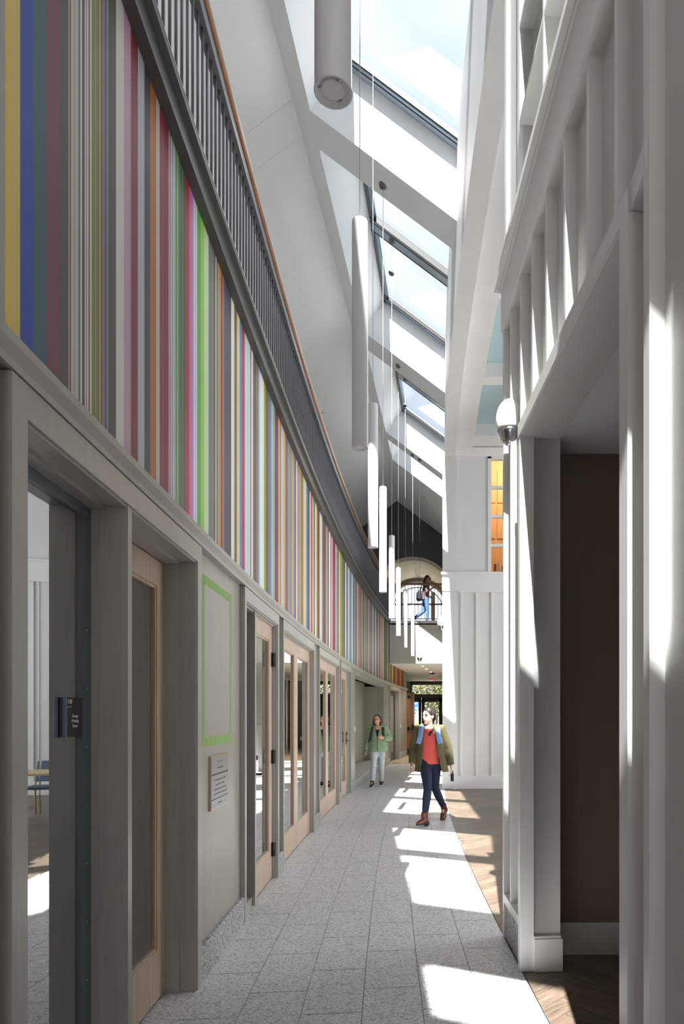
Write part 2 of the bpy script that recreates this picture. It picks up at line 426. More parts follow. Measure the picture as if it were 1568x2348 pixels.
# granite base blocks under the plain wall panels
for a, b in ((O12[1] + CW, O3[0] - CW * 0.8), (O3[1] + 0.05, O4[0] - 0.05), (O4[1] + 0.05, O5[0] - 0.05), (O5[1] + 0.04, O6[0] - 0.04), (O6[1] + 0.06, NI[0]), (NI[1], YEND), (O7[1] + 0.05, YFAR)):
    if b - a < 0.03: continue
    m = MB(); arc(m, PL, a, b, [(-0.02, 0), (0.016, 0), (0.016, 0.185), (0.006, 0.197), (-0.02, 0.197)]); m.build('granite_base', 'granite', wl)
# alcove with low sill
m = MB()
abox(m, PL, NI[0], NI[1], -0.64, -0.60, 0, HEAD + 0.1); m.build('alcove_back', 'sage_wall', wl)
for a in (NI[0] - 0.04, NI[1]):
    m = MB(); abox(m, PL, a, a + 0.04, -0.62, -0.2, 0, HEAD); m.build('alcove_side', 'sage_wall', wl)
m = MB(); abox(m, PL, NI[0], NI[1], -0.62, 0.016, 0, 0.2); m.build('alcove_sill', 'granite', wl)
m = MB(); abox(m, PL, NI[0], NI[1], -0.6, -0.01, 0.2, 0.206); m.build('sill_top', 'white_paint', wl)

# ledge under the mural
tr1 = MB(); arc(tr1, PL, -5.0, YFAR, [(-0.1, 2.525), (0.022, 2.525), (0.026, 2.545), (0.045, 2.575), (0.048, 2.60), (-0.1, 2.60)])
o = tr1.build('trim_1', 'grey_trim'); tag(o, 'grey moulded ledge running below the striped mural', kind='structure')

# mural: printed vertical stripes, x positions along the wall found from the photograph, converted to wall distance
ST = '''12 a9a6a6 46 e6ca66 77 1a3fb2 106 375a6d 135 7b3346 157.5 54443b 159 e8e4dc 163 8a4a45 167 d3d3c8 173 b4bcb0 180 c7cbc0 184 6d6058 188 ecebe6 194 4c4652 197 e6e4de 199 8d8460 203 e9e4d6 206 7b4050 210 e8e8e6 214 8a8a52 218 7c7e4c 221 b3a848 228 7c7d50 231 cbb84c 234 6b5f3f 237 8f6a92 240 a882a8 244 4f4a50 249 7e927f 256 47444a 266 5d544a
284 ece8e1 300 d9a7c5 316 8a2a3d 331 c8cbd4 344 444250 358 c6772b 366 ced7d3 373 9c1f45 375 ca225f 387 86263f 389 eef0ee 391 8d3d45 394 ebe6ea 396 8795a8 399 e8e2e6 402 c9d2d6 406 7fa668 409 a9c78d 413 5e8a5a 417 4b7256 421 5c8068 424 3f5e4c 434 c5283b 443 d284ca 452 e3dbeb 460 56b265 468 a6d24a 478 cce5bb
491 77746a 494 3f3c46 496 dfe4e2 499 6b5a48 506 bb9350 508 6a4f3c 511 a33236 514 8a7f78 530 444354 537 e9e4d5 543 6a6254 549.5 e4cb98 555 4f88c0 561 b3313f 574 cad9df 576 6b4b45 580 f0ead8 588 625b55 590 b3923a 592 544a44 596 a9c2ee 601 e9f0fb 605 f2e8be 609 98ac39 614 5a5857 618 7d6a58 622 6f88aa 626 b3c0c0 630 9fb0ae 633 5b3d3d 638 6d4541 641 d9b98f 644 dc6a28 651 aacdcd 654 e5a432 657 aa405a 660 5d6a85 664 9d9a86 668 8b8672 672 a7a596 675 b08f8c 679 6e625c 682 ebe8e4 684 6b2f45 686 e88cc2 689 8aa340 691 cb903e 693 74584c 695 3f7ab0
697 d8c34e 702 d3c8ad 706 4b79a8 710 45424c 712 ecebe8 715 b8443a 717 a3a19c 719.5 edc83a 722 345ca4 724.5 e8eaec 727.5 e3b22e 732.5 3f3c48 737 dad3c3 739 e6c23c 742 3b5190 747 71404a 751 a8a586 754 6d5a4a 757.5 efece9 760 9b2f4f 762 eae6e6 766 7d4438 769 8d2f42 771 cfc4dc 774 7a9d72 777 cc306e 778.5 f0eef0 783 86bb48 789 776a60 791 333850 794 e3ddc8 797 6f5b4c 802 b9ccd6 804 4f4a4c 807 8fb4ea 809 f0e8a2 811 5c4e42 815 8394aa 818 75604e 821 a5c6c6 824 d8702f 827 9a8f84 829 b23a56 831 cfd0ca 833 6d7a5a 835 8c5a48 838 b7b49a 840 5a6b8a 842 e0a038 844 6a4038 847 c6d0d4 849 a33058 851 8c8a6c 853 4a4854 856 d9d2bc 858 4f86b4 860 6a5040 862 e8e4da 864 8e3a4c 867 6a7a84 869 ddb63e 871 4c4648 873 b08a90 875 c2c4b8 877 c62a68 878.5 e9e6ea 881 7cc044 884 4a3c38 886 8d7a68 888 5c5048 890 c9c6cc 893 5a4a50
895 c8b050 898 4c3c2c 901 d8c25a 904 5a4a30 907 8a4a20 909 c0a060 912 a04a1c 915 5c3a20 918 b8561e 920 d88040 923 5a3c1c 926 7a5a28'''
tok = ST.split(); sx = [(float(tok[i]), tok[i + 1]) for i in range(0, len(tok), 2)]
mu_v, mu_f, mu_c = [], [], []
def stripe(y0, y1, z0, z1, c):
    n = max(1, int((y1 - y0) / 0.5)); 
    for i in range(n):
        a = y0 + (y1 - y0) * i / n; b = y0 + (y1 - y0) * (i + 1) / n; k0 = len(mu_v)
        mu_v.extend([tuple(PL(a, 0.0, z0)), tuple(PL(b, 0.0, z0)), tuple(PL(b, 0.0, z1)), tuple(PL(a, 0.0, z1))])
        mu_f.append((k0, k0 + 1, k0 + 2, k0 + 3)); mu_c.append(c)
MZ0, MZ1 = 2.60, 4.46
yy = 0.6; rs = random.Random(3)
while yy < YL(0) - 0.1:
    wd = rs.choice((0.03, 0.06, 0.08, 0.012)); stripe(yy, min(yy + wd, YL(0)), MZ0, MZ1, hx(rs.choice(sx)[1])); yy += wd
prev = YL(0)
if yy < prev: stripe(yy, prev, MZ0, MZ1, hx('a9a6a6'))
for px, c in sx:
    y1 = min(YL(px), YFAR); stripe(prev, y1, MZ0, MZ1 if px < 894 else 3.22, hx(c)); prev = y1
me = bpy.data.meshes.new('wall_mural'); me.from_pydata(mu_v, [], mu_f)
ca = me.color_attributes.new('print', 'FLOAT_COLOR', 'CORNER')
buf = []
for c in mu_c: buf += [c[0], c[1], c[2], 1.0] * 4
ca.data.foreach_set('color', buf); me.materials.append(MATS['mural_print'])
wm = bpy.data.objects.new('wall_mural', me); link(wm); tag(wm, 'mural of many-coloured vertical stripes along the curved wall', kind='structure')
m = MB(); abox(m, PL, -5.0, YEND, -0.22, -0.004, 2.6, MZ1); o = m.build('wall_left_upper', 'grey_wall'); tag(o, kind='structure')
m = MB(); abox(m, PL, YEND, YFAR, -0.22, -0.004, 2.6, 3.24); o = m.build('wall_left_far', 'grey_wall'); tag(o, kind='structure')

def casing(door, a, b, w=CW, head=HEAD, mat='grey_trim'):
    m = MB(); abox(m, PL, a - w, a, -0.02, 0.018, 0, head); abox(m, PL, b, b + w, -0.02, 0.018, 0, head)
    abox(m, PL, a - w, b + w, -0.02, 0.018, head, head + 0.1)
    abox(m, PL, a, a + 0.012, -0.03, 0.008, 0, head); abox(m, PL, b - 0.012, b, -0.03, 0.008, 0, head); abox(m, PL, a, b, -0.03, 0.008, head - 0.012, head)
    return m.build('casing', mat, door)
def jamb(door, a, b, depth, mat='grey_trim', head=HEAD):
    m = MB()
    for y, s in ((a, 1), (b, -1)):
        y0, y1 = sorted((y, y + s * 0.012)); abox(m, PL, y0, y1, -depth - 0.05, -0.03, 0, head)
        y0, y1 = sorted((y, y + s * 0.026)); abox(m, PL, y0, y1, -depth - 0.05, -depth * 0.5, 0, head)
    abox(m, PL, a, b, -depth - 0.05, -0.03, head - 0.012, head); abox(m, PL, a, b, -depth - 0.05, -depth * 0.5, head - 0.026, head)
    return m.build('jamb', mat, door)
def leaf(door, a, b, d, z1, lever=None, hinge=None, mat='door_oak', glass='mirror_glass', st=0.115, top=0.14, bot=0.27):
    """framed glass door leaf: stiles, rails, glazing bead, pane"""
    m = MB(); t = 0.044; z0 = 0.012
    abox(m, PL, a, a + st, d - t, d, z0, z1); abox(m, PL, b - st, b, d - t, d, z0, z1)
    abox(m, PL, a + st, b - st, d - t, d, z0, z0 + bot); abox(m, PL, a + st, b - st, d - t, d, z1 - top, z1)
    o = m.build('door_leaf', mat, door, bevel=0.002)
    m = MB(); e = 0.014
    for (y0, y1, za, zb) in ((a + st, a + st + e, z0 + bot, z1 - top), (b - st - e, b - st, z0 + bot, z1 - top), (a + st, b - st, z0 + bot, z0 + bot + e), (a + st, b - st, z1 - top - e, z1 - top)):
        abox(m, PL, y0, y1, d - t * 0.8, d - 0.008, za, zb)
    m.build('glazing_bead', mat, o)
    m = MB(); abox(m, PL, a + st + 0.002, b - st - 0.002, d - 0.026, d - 0.022, z0 + bot, z1 - top); m.build('glass_pane', glass, o)
    if lever is not None:
        yl, dirn = lever
        m = MB(); abox(m, PL, yl - 0.022, yl + 0.022, d, d + 0.012, 0.98, 1.24); m.tube([PL(yl, d, 1.06), PL(yl, d + 0.055, 1.06)], 0.011)
        m.tube([PL(yl, d + 0.05, 1.06), PL(yl + dirn * 0.06, d + 0.053, 1.06), PL(yl + dirn * 0.125, d + 0.05, 1.065)], [0.013, 0.012, 0.010], 10)
        m.tube([PL(yl, d, 1.2), PL(yl, d + 0.03, 1.2)], 0.02)
        m.build('lever_handle', 'bronze', o, bevel=0.002)
    if hinge is not None:
        for z in (0.28, 1.16, 2.08):
            m = MB(); m.tube([PL(hinge - 0.014, d + 0.014, z - 0.065), PL(hinge - 0.014, d + 0.014, z + 0.065)], 0.014, 12); abox(m, PL, hinge - 0.045, hinge - 0.014, d, d + 0.005, z - 0.062, z + 0.062); abox(m, PL, hinge - 0.009, hinge - 0.003, d, d + 0.032, z - 0.062, z + 0.062)
            m.build('hinge', 'black_metal', o)
    return o

# door_1: glazed sidelight + oak door with deep grey frame (near the camera)
def dstruct(name, label):
    return struct(name, label=label)
d1 = dstruct('door_1', 'grey framed doorway with tall sidelight and oak glass door, next to the room sign')
casing(d1, *O12); jamb(d1, *O12, 0.15)
ym = YL(291); m = MB(); abox(m, PL, ym - 0.022, ym + 0.022, -0.2, 0.012, 0, HEAD); abox(m, PL, ym - 0.03, ym + 0.03, -0.2, -0.10, 0, HEAD); m.build('mullion_post', 'grey_trim', d1)
leaf(d1, ym + 0.03, O12[1] - 0.027, -0.155, 2.39)
m = MB(); abox(m, PL, O12[0] + 0.012, ym - 0.03, -0.147, -0.142, 0.02, 2.39); m.build('glass_pane', 'coated_glass', d1)
m = MB(); abox(m, PL, YL(186, -0.13), ym - 0.028, -0.152, -0.13, 0.0, 2.395); abox(m, PL, O12[0] + 0.01, ym - 0.028, -0.152, -0.13, 2.35, 2.395); ch = m.build('glass_channel', 'aluminium', d1)
ysc = (YL(186, -0.13) + ym - 0.028) / 2
for k in range(10):
    m = MB(); z = 0.25 + k * 0.235; m.tube([PL(ysc, -0.13, z), PL(ysc, -0.127, z)], 0.005, 10); m.build('screw', 'chrome', ch)
# near-most doorway frame, mostly out of frame
d0 = dstruct('door_2', 'grey door frame at the very start of the striped wall'); casing(d0, 0.9, 1.75); jamb(d0, 0.9, 1.75, 0.15); leaf(d0, 0.93, 1.72, -0.155, 2.39)
# door_3: oak door with black hinges and lever
d3 = dstruct('door_3', 'oak glass door with black hinges and bronze lever beside the plaque'); casing(d3, *O3, w=0.06); jamb(d3, *O3, 0.03)
ys = YL(579, -0.035)
m = MB(); abox(m, PL, ys - 0.05, ys, -0.09, -0.005, 0, HEAD); abox(m, PL, O3[0] + 0.012, ys - 0.05, -0.10, -0.03, 0, 0.07); m.build('sidelight_frame', 'grey_trim', d3)
m = MB(); abox(m, PL, O3[0] + 0.012, ys - 0.05, -0.095, -0.09, 0.07, HEAD); m.build('sidelight_pane', 'clear_glass', d3)
leaf(d3, ys + 0.004, O3[1] - 0.03, -0.035, 2.395, lever=(ys + 0.06, 1), hinge=O3[1] - 0.024, st=0.13)
# door_4, door_5: pairs
for nm, O, lb in (('door_4', O4, 'pair of narrow oak glass door leaves beyond the hinged oak door'), ('door_5', O5, 'second pair of oak glass leaves, before the last lever door')):
    dd = dstruct(nm, lb); casing(dd, *O, w=0.05); jamb(dd, *O, 0.04)
    mid = (O[0] + O[1]) / 2
    leaf(dd, O[0] + 0.015, mid - 0.004, -0.04, 2.395); leaf(dd, mid + 0.004, O[1] - 0.03, -0.04, 2.395)
d6 = dstruct('door_6', 'single oak glass door with lever next to the light switch'); casing(d6, *O6, w=0.06); jamb(d6, *O6, 0.07)
ysl = YL(794, -0.05)
leaf(d6, O6[0] + 0.015, ysl, -0.05, 2.395, lever=(ysl - 0.07, -1), st=0.12)
m = MB(); abox(m, PL, ysl, ysl + 0.05, -0.1, -0.02, 0, HEAD); abox(m, PL, ysl + 0.05, O6[1] - 0.027, -0.1, -0.03, 0, 0.1); m.build('sidelight_frame', 'grey_trim', d6)
m = MB(); abox(m, PL, ysl + 0.05, O6[1] - 0.027, -0.095, -0.09, 0.1, HEAD); m.build('sidelight_pane', 'clear_glass', d6)
d7 = dstruct('door_7', 'dark grey framed opening under the low ceiling at the hall end'); casing(d7, *O7, w=0.08); jamb(d7, *O7, 0.12)
leaf(d7, O7[0] + 0.03, O7[1] - 0.03, -0.12, 2.39, mat='dark_steel')

# rooms behind the doors
wb = struct('wall_back_rooms', label='taupe walls of the rooms behind the glass doors')
m = MB(); abox(m, PL, -5, 26.0, -4.6, -4.45, 0, 4.45, 1.0); m.build('rear_wall', 'taupe_wall', wb)
for y in (O12[1] + 0.05, O3[1] + 0.03, O4[1] + 0.05, O5[1] + 0.02, O6[1] + 0.05, 22.4):
    m = MB(); abox(m, PL, y, y + 0.06, -4.5, -0.2, 0, 2.9); m.build('partition', 'taupe_wall', wb)
    m = MB(); abox(m, PL, y - 0.014, y, -4.5, -0.2, 0, 0.14); m.build('baseboard', 'grey_trim', wb)
m = MB(); abox(m, PL, -5, 26.0, -4.5, -0.2, 2.9, 2.95, 1.0); o = m.build('ceiling_back_rooms', 'ceiling_paint'); tag(o, kind='structure')

# second-floor edge fascia and slab
m = MB(); arc(m, PL, -5.0, YEND + 0.1, [(-0.1, 4.46), (0.055, 4.46), (0.055, 4.47), (0.03, 4.475), (0.03, 4.655), (0.06, 4.66), (0.06, 4.70), (-0.1, 4.70)])
o = m.build('trim_2', 'fascia_steel'); tag(o, 'dark grey steel edge beam above the mural', kind='structure')
m = MB(); arc(m, PL, -5.0, YEND + 0.1, [(0.045, 4.70), (0.062, 4.70), (0.062, 4.705), (0.045, 4.705)]); o = m.build('trim_3', 'white_trim'); tag(o, kind='structure')
m = MB(); abox(m, PL, -5.0, 25.5, -5.2, -0.05, 4.46, 4.62, 1.0); o = m.build('floor_upper', 'grey_wall'); tag(o, kind='structure')

# guard rail: one picket each
gr = empty('guard_railing', PL(1.2, -0.02, 4.70)); tag(gr, 'dark grey picket guard railing with wooden handrail curving above the mural', 'railing')
def under(o, p): o.parent = p; o.matrix_parent_inverse = p.matrix_world.inverted() if False else Matrix.Translation(-Vector(p.location)); return o
G0, G1 = 1.5, YEND + 0.1
src = MB().lathe([(0.0085, 0), (0.0085, 1.02)], n=8)
bm_src = src.build('baluster', 'picket_steel'); nbal = int((G1 - G0) / 0.102)
for i in range(nbal):
    p = PL(G0 + i * 0.102, -0.02, 4.70)
    o = bm_src if i == 0 else inst(bm_src, 'baluster')
    o.location = p; under(o, gr)
m = MB(); abox(m, PL, 1.2, G1, -0.05, 0.008, 5.665, 5.755); under(m.build('top_rail', 'picket_steel'), gr)
m = MB(); arc(m, PL, 1.2, G1, [(-0.065, 5.755), (0.016, 5.755), (0.026, 5.775), (0.026, 5.815), (0.016, 5.825), (-0.06, 5.825), (-0.068, 5.80)]); under(m.build('handrail', 'handrail_wood'), gr)
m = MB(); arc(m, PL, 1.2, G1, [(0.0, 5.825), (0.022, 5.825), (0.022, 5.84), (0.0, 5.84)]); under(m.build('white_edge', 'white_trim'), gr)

# ================================================================== ROOF: sloped ceilings, skylight wells
RX, RZ = -2.10, 9.62
def RP(y, u, n): return Vector((RX + 0.8 * u + 0.6 * n, y, RZ - 0.6 * u + 0.8 * n))
def u_at_wall(y, n, extra=0.12): return (XL(y) + WID + extra - RX - 0.6 * n) / 0.8
DEP, UW = 0.80, 0.30
def rbox(mb, y0, y1, u0, u1, n0, n1):
    def U(y, n, u): return u_at_wall(y, n) if u is None else u
    mb.hexa([RP(y0, u0, n0), RP(y0, U(y0, n0, u1), n0), RP(y1, U(y1, n0, u1), n0), RP(y1, u0, n0), RP(y0, u0, n1), RP(y0, U(y0, n1, u1), n1), RP(y1, U(y1, n1, u1), n1), RP(y1, u0, n1)]); return mb
cr = struct('ceiling_right', label='white sloped ceiling with deep skylight wells')
rbox(MB(), -5.0, 25.6, 0.0, UW, 0, DEP + 0.1).build('ridge_strip', 'ceiling_paint', cr)
WELLS = [(-2.4, -0.95), (-0.4, 3.9), (4.5, 8.82), (9.42, 13.85), (14.55, 18.8), (19.3, 20.85)]
gaps = [(-5.0, WELLS[0][0])] + [(WELLS[i][1], WELLS[i + 1][0]) for i in range(5)] + [(WELLS[5][1], 25.6)]
for a, b in gaps: rbox(MB(), a, b, UW, None, 0, DEP + 0.1).build('soffit', 'ceiling_paint', cr)
# wedges added in two unseen wells to trim the floor sun patches
for (a, b, ua, ub) in ((-0.4, 3.9, 1.45, 0.66), (-2.4, -0.95, 1.72, 1.5)):
    m = MB(); m.hexa([RP(a, UW, 0), RP(a, ua, 0), RP(b, ub, 0), RP(b, UW, 0), RP(a, UW, DEP), RP(a, ua, DEP), RP(b, ub, DEP), RP(b, UW, DEP)]); m.build('added_sun_blocker', 'ceiling_paint', cr)
for i, (a, b) in enumerate(WELLS):
    wv = struct('window_%d' % (i + 1), label='skylight over the hall with grey metal frame')
    n0, n1 = DEP - 0.07, DEP + 0.015; ue = u_at_wall((a + b) / 2, DEP, 0.12)
    def bar(mb, y0, y1, w0, w1, e0=n0, e1=n1):
        mb.hexa([RP(y0, w0, e0), RP(y0, w1, e0), RP(y1, w1, e0), RP(y1, w0, e0), RP(y0, w0, e1), RP(y0, w1, e1), RP(y1, w1, e1), RP(y1, w0, e1)]); return mb
    m = MB(); bar(m, a, b, UW, UW + 0.09); m.build('side_frame', 'frame_grey', wv)
    for (y0, y1, sg_) in ((a, a + 0.15, 1), (b - 0.15, b, -1)):
        f_ = bar(MB(), y0, y1, UW, ue).build('end_frame', 'skylight_bar', wv)
        q0 = y1 - 0.05 if sg_ > 0 else y0 + 0.035
        bar(MB(), q0, q0 + 0.016, UW, ue, n0 - 0.006).build('gasket', 'black_metal', f_)
        q0 = y1 if sg_ > 0 else y0 - 0.02
        bar(MB(), q0, q0 + 0.02, UW, ue, n0 + 0.02).build('gasket', 'black_metal', f_)
    parts = [(a + 0.15, b - 0.15)]
    if b - a > 3:
        mid = (a + b) / 2; parts = [(a + 0.15, mid - 0.14), (mid + 0.14, b - 0.15)]
        f_ = bar(MB(), mid - .14, mid + .14, UW, ue).build('crossbar', 'skylight_bar', wv)
        for q0 in (mid - 0.16, mid - 0.08, mid + 0.14): bar(MB(), q0, q0 + 0.018, UW, ue, n0 - 0.006).build('gasket', 'black_metal', f_)
    for (y0, y1) in parts:
        m = MB(); m.hexa([RP(y0, UW + .07, DEP), RP(y0, ue, DEP), RP(y1, ue, DEP), RP(y1, UW + .07, DEP), RP(y0, UW + .07, DEP + .006), RP(y0, ue, DEP + .006), RP(y1, ue, DEP + .006), RP(y1, UW + .07, DEP + .006)]); m.build('pane', 'skylight_glass', wv)
cl_ = struct('ceiling_left', label='white sloped ceiling rising to the ridge')
def LPn(y, u, n): return Vector((RX - 0.8 * u - 0.6 * n, y, RZ - 0.6 * u + 0.8 * n))
for (a, b) in ((-5.0, 8.85), (8.854, 9.40), (9.404, 25.6)):
    m = MB(); m.hexa([LPn(a, 0, 0), LPn(b, 0, 0), LPn(b, 6.3, 0), LPn(a, 6.3, 0), LPn(a, -0.6, .9), LPn(b, -0.6, .9), LPn(b, 6.3, .9), LPn(a, 6.3, .9)]); m.build('ceiling_panel', 'ceiling_paint', cl_)
m = MB(); m.box(-7.3, -7.15, -5, 25.6, 4.4, 7.0); o = m.build('wall_upper_left', 'white_paint'); tag(o, kind='structure')

# ================================================================== RIGHT SIDE
def ztop(y): return RZ - 0.75 * (XL(y) + WID + 0.1 - RX) + 1.06
def rwall(mb, y0, y1, d0, d1, z0, step=0.5):
    n = max(1, int(math.ceil((y1 - y0) / step)))
    mb.sweep([[PR(y, d0, z0), PR(y, d1, z0), PR(y, d1, ztop(y)), PR(y, d0, ztop(y))] for y in [y0 + (y1 - y0) * i / n for i in range(n + 1)]]); return mb
YP0, YP1 = 4.10, 4.76                      # pier between the passage and the big opening
YN = 2.36                                  # near jamb of the passage
PHEAD = 3.25
wr = struct('wall_right', label='white board-and-batten wall with wide cased passage opening')
# backing: pier, over-passage, near part
m = MB(); abox(m, PR, YP0, YP1, 0.055, 0.24, 0, 4.6); m.build('pier_backing', 'white_paint', wr)
m = MB(); abox(m, PR, YN, YP0, 0.055, 0.24, PHEAD, 4.6); m.build('over_door_backing', 'white_paint', wr)
m = MB(); abox(m, PR, -0.5, YN, 0.055, 0.24, 0, 4.6); abox(m, PR, -5.0, -4.5, 0.055, 0.24, 0, 4.6); abox(m, PR, -4.5, -0.5, 0.055, 0.24, 0, 0.9); abox(m, PR, -0.5, 1.0, 0.055, 0.24, 4.6, 7.0); abox(m, PR, -5, -4.5, 0.055, 0.24, 4.6, 7.0); m.build('near_backing', 'white_paint', wr)
wsd = struct('window_11', label='tall lobby side window behind the viewer')  # unseen opening added so daylight reaches the near left wall
for y in (-4.5, -3.2, -1.85, -0.56):
    m = MB(); abox(m, PR, y, y + 0.06, 0.06, 0.16, 0.9, 7.0); m.build('mullion', 'white_trim', wsd)
for z in (0.9, 2.9, 4.9):
    m = MB(); abox(m, PR, -4.5, -0.5, 0.06, 0.16, z, z + 0.06); m.build('transom_bar', 'white_trim', wsd)
# cased opening: far jamb block, reveal, head, near casing
m = MB(); abox(m, PR, YP0 - 0.012, YP0 + 0.05, -0.012, 0.075, 0, PHEAD + 0.08); abox(m, PR, YP0, YP0 + 0.02, 0.075, 0.235, 0, PHEAD); m.build('casing', 'white_trim', wr, bevel=0.002)
m = MB(); abox(m, PR, YP0 - 0.03, YP0, 0.072, 0.25, 0, 0.20); abox(m, PR, YP0 - 0.022, YP0, 0.074, 0.243, 0.2, 0.215); m.build('plinth', 'white_trim', wr, bevel=0.003)
m = MB(); abox(m, PR, YN - 0.08, YP0 + 0.05, -0.014, 0.06, PHEAD, PHEAD + 0.08); abox(m, PR, YN, YP0, 0.0, 0.24, PHEAD - 0.012, PHEAD + 0.01); m.build('head_casing', 'white_trim', wr)
m = MB(); abox(m, PR, YN - 0.08, YN, -0.014, 0.06, 0, PHEAD + 0.08); abox(m, PR, YN - 0.015, YN + 0.006, 0.0, 0.24, 0, PHEAD); m.build('casing', 'white_trim', wr, bevel=0.002)
# pier board and battens below the ledge, granite foot
m = MB(); abox(m, PR, YP1 - 0.05, YP1, -0.004, 0.24, 0, 4.24); m.build('corner_board', 'white_trim', wr, bevel=0.003)
m = MB(); abox(m, PR, YP0 + 0.05, YP1 - 0.05, -0.004, 0.06, 0.25, 0.31); m.build('base_rail', 'white_trim', wr)
m = MB(); abox(m, PR, YP0 + 0.05, YP1 - 0.05, 0.008, 0.06, 0, 0.25); m.build('granite_base', 'granite', wr)
for px in (1170, 1193):
    y = YR(px); z0 = 0.31 if y > YP0 + 0.03 else PHEAD + 0.08
    m = MB(); abox(m, PR, y - 0.015, y + 0.015, 0.0, 0.06, z0, 4.24); m.build('batten', 'white_trim', wr)
for px in (1220, 1252, 1294, 1347, 1412):
    y = YR(px); m = MB(); abox(m, PR, y - 0.016, y + 0.016, 0.0, 0.06, PHEAD + 0.08, 4.24); m.build('batten', 'white_trim', wr)
for px in (1494, 1600, 1760):
    y = YR(px); m = MB(); abox(m, PR, y - 0.03, y + 0.016, -0.02 if px < 1500 else 0.0, 0.06, 0, 4.24 if px > 1500 else 6.9); m.build('batten', 'white_trim', wr)
m = MB(); abox(m, PR, YR(1494) + 0.02, YR(1494) + 0.03, 0.01, 0.06, 0, 4.24); m.build('batten', 'white_trim', wr)
m = MB(); abox(m, PR, -0.4, YR(1494) - 0.03, 0.03, 0.06, 0, 6.9); m.build('board', 'white_paint', wr)
# frieze board and ledge cap at second-floor level
m = MB(); abox(m, PR, 1.0, YP1, -0.016, 0.06, 4.24, 4.55); m.build('frieze_board', 'white_trim', wr)
m = MB(); abox(m, PR, 1.0, YP1 + 0.045, -0.06, 0.24, 4.55, 4.60); abox(m, PR, 1.0, YP1 + 0.02, -0.03, 0.24, 4.53, 4.55); m.build('ledge_cap', 'white_trim', wr, bevel=0.003)
# upper storey: corner pier and deep window grid
YW = 4.16
m = MB(); rwall(m, YW, YP1 - 0.06, 0.02, 0.26, 4.6); m.build('upper_pier', 'white_paint', wr)
m = MB(); rwall(m, YW, YW + 0.07, 0.0, 0.26, 4.6); rwall(m, YP1 - 0.13, YP1 - 0.05, 0.0, 0.26, 4.6); m.build('corner_board', 'white_trim', wr, bevel=0.003)
m = MB(); rwall(m, -5.0, YW, 0.02, 0.26, 6.98); m.build('upper_wall', 'white_paint', wr)
wg = struct('window_7', label='white inner window with deep muntin grid above the passage')
m = MB(); abox(m, PR, 1.0, YW, 0.20, 0.215, 4.6, 6.98); m.build('shade', 'white_paint', wg)
for y in (3.53, 2.92, 2.31, 1.7, 1.1):
    m = MB(); abox(m, PR, y - 0.015, y + 0.015, 0.0, 0.2, 4.6, 6.98); m.build('muntin', 'white_trim', wg)
for z in (5.19, 5.78, 6.37, 6.96):
    m = MB(); abox(m, PR, 1.0, YW, 0.0, 0.2, z, z + 0.03); m.build('muntin_rail', 'white_trim', wg)
m = MB(); abox(m, PR, 1.0, YW, 0.085, 0.2, 4.6, 4.625)
for z in (5.19, 5.78, 6.37, 6.96): abox(m, PR, 1.0, YW, 0.085, 0.2, z - 0.006, z + 0.036)
for y in (3.53, 2.92, 2.31, 1.7): abox(m, PR, y - 0.021, y + 0.021, 0.085, 0.2, 4.6, 6.98)
abox(m, PR, YW - 0.006, YW + 0.01, 0.085, 0.2, 4.6, 6.98)
m.build('sash', 'white_paint', wg)

# passage behind the cased opening
ps = struct('wall_passage', label='taupe wall with white baseboard inside the passage')
m = MB(); m.box(0.58, 4.5, 4.40, 4.52, 0, PHEAD + 0.4); m.build('far_wall', 'taupe_wall', ps)
m = MB(); m.box(0.60, 4.5, 4.382, 4.40, 0, 0.19); m.box(0.60, 4.5, 4.386, 4.40, 0.19, 0.205); m.build('baseboard', 'white_trim', ps)
m = MB(); m.box(0.80, 4.5, 2.1, 2.2, 0, PHEAD + 0.4); m.build('near_wall', 'taupe_wall', ps)
m = MB(); m.box(4.5, 4.6, 2.0, 4.6, 0, PHEAD + 0.4); m.build('end_wall', 'taupe_wall', ps)
m = MB(); m.box(0.6, 4.5, 2.1, 4.5, PHEAD + 0.005, PHEAD + 0.1); o = m.build('ceiling_passage', 'ceiling_paint'); tag(o, kind='structure')

# header beam over the big opening + wall above it up to the skylights
m = MB(); abox(m, PR, YP1 - 0.06, 14.4, 0.0, 0.23, 7.06, 7.5); o = m.build('trim_4', 'white_paint'); tag(o, 'white header beam over the opening to the side room', kind='structure')
m = MB(); rwall(m, YP1 - 0.06, 14.4, 0.004, 0.2, 7.4); rwall(m, 14.4, 25.7, 0.004, 0.2, 4.3); abox(m, PR, 14.4, 33.0, 0.004, 0.2, 0, 4.3); o = m.build('wall_right_upper', 'white_paint'); tag(o, kind='structure')

# side room: far wall
WY = 14.4
wf = struct('wall_room_far', label='white board-and-batten wall with ledge at the far end of the side room')
m = MB(); m.box(-0.15, 0.80, WY, WY + 0.15, 0, 7.5); m.box(0.80, 2.1, WY, WY + 0.15, 0, 4.6); m.box(0.80, 2.1, WY, WY + 0.15, 7.03, 7.5); m.box(2.1, 8.2, WY, WY + 0.15, 0, 7.5); m.build('wall_face', 'white_paint', wf)
m = MB(); m.box(-0.22, 0.105, WY - 0.03, WY + 0.2, 0, 7.06); m.build('corner_pilaster', 'white_paint', wf)
m = MB(); m.box(-0.23, 8, WY - 0.045, WY, 4.20, 4.55); m.build('frieze_board', 'white_trim', wf)
m = MB(); m.box(-0.25, 8, WY - 0.085, WY, 4.55, 4.60); m.build('ledge_cap', 'white_trim', wf)
m = MB(); m.box(0.105, 8, WY - 0.06, WY, 4.165, 4.205); m.build('panel_mould', 'white_trim', wf)
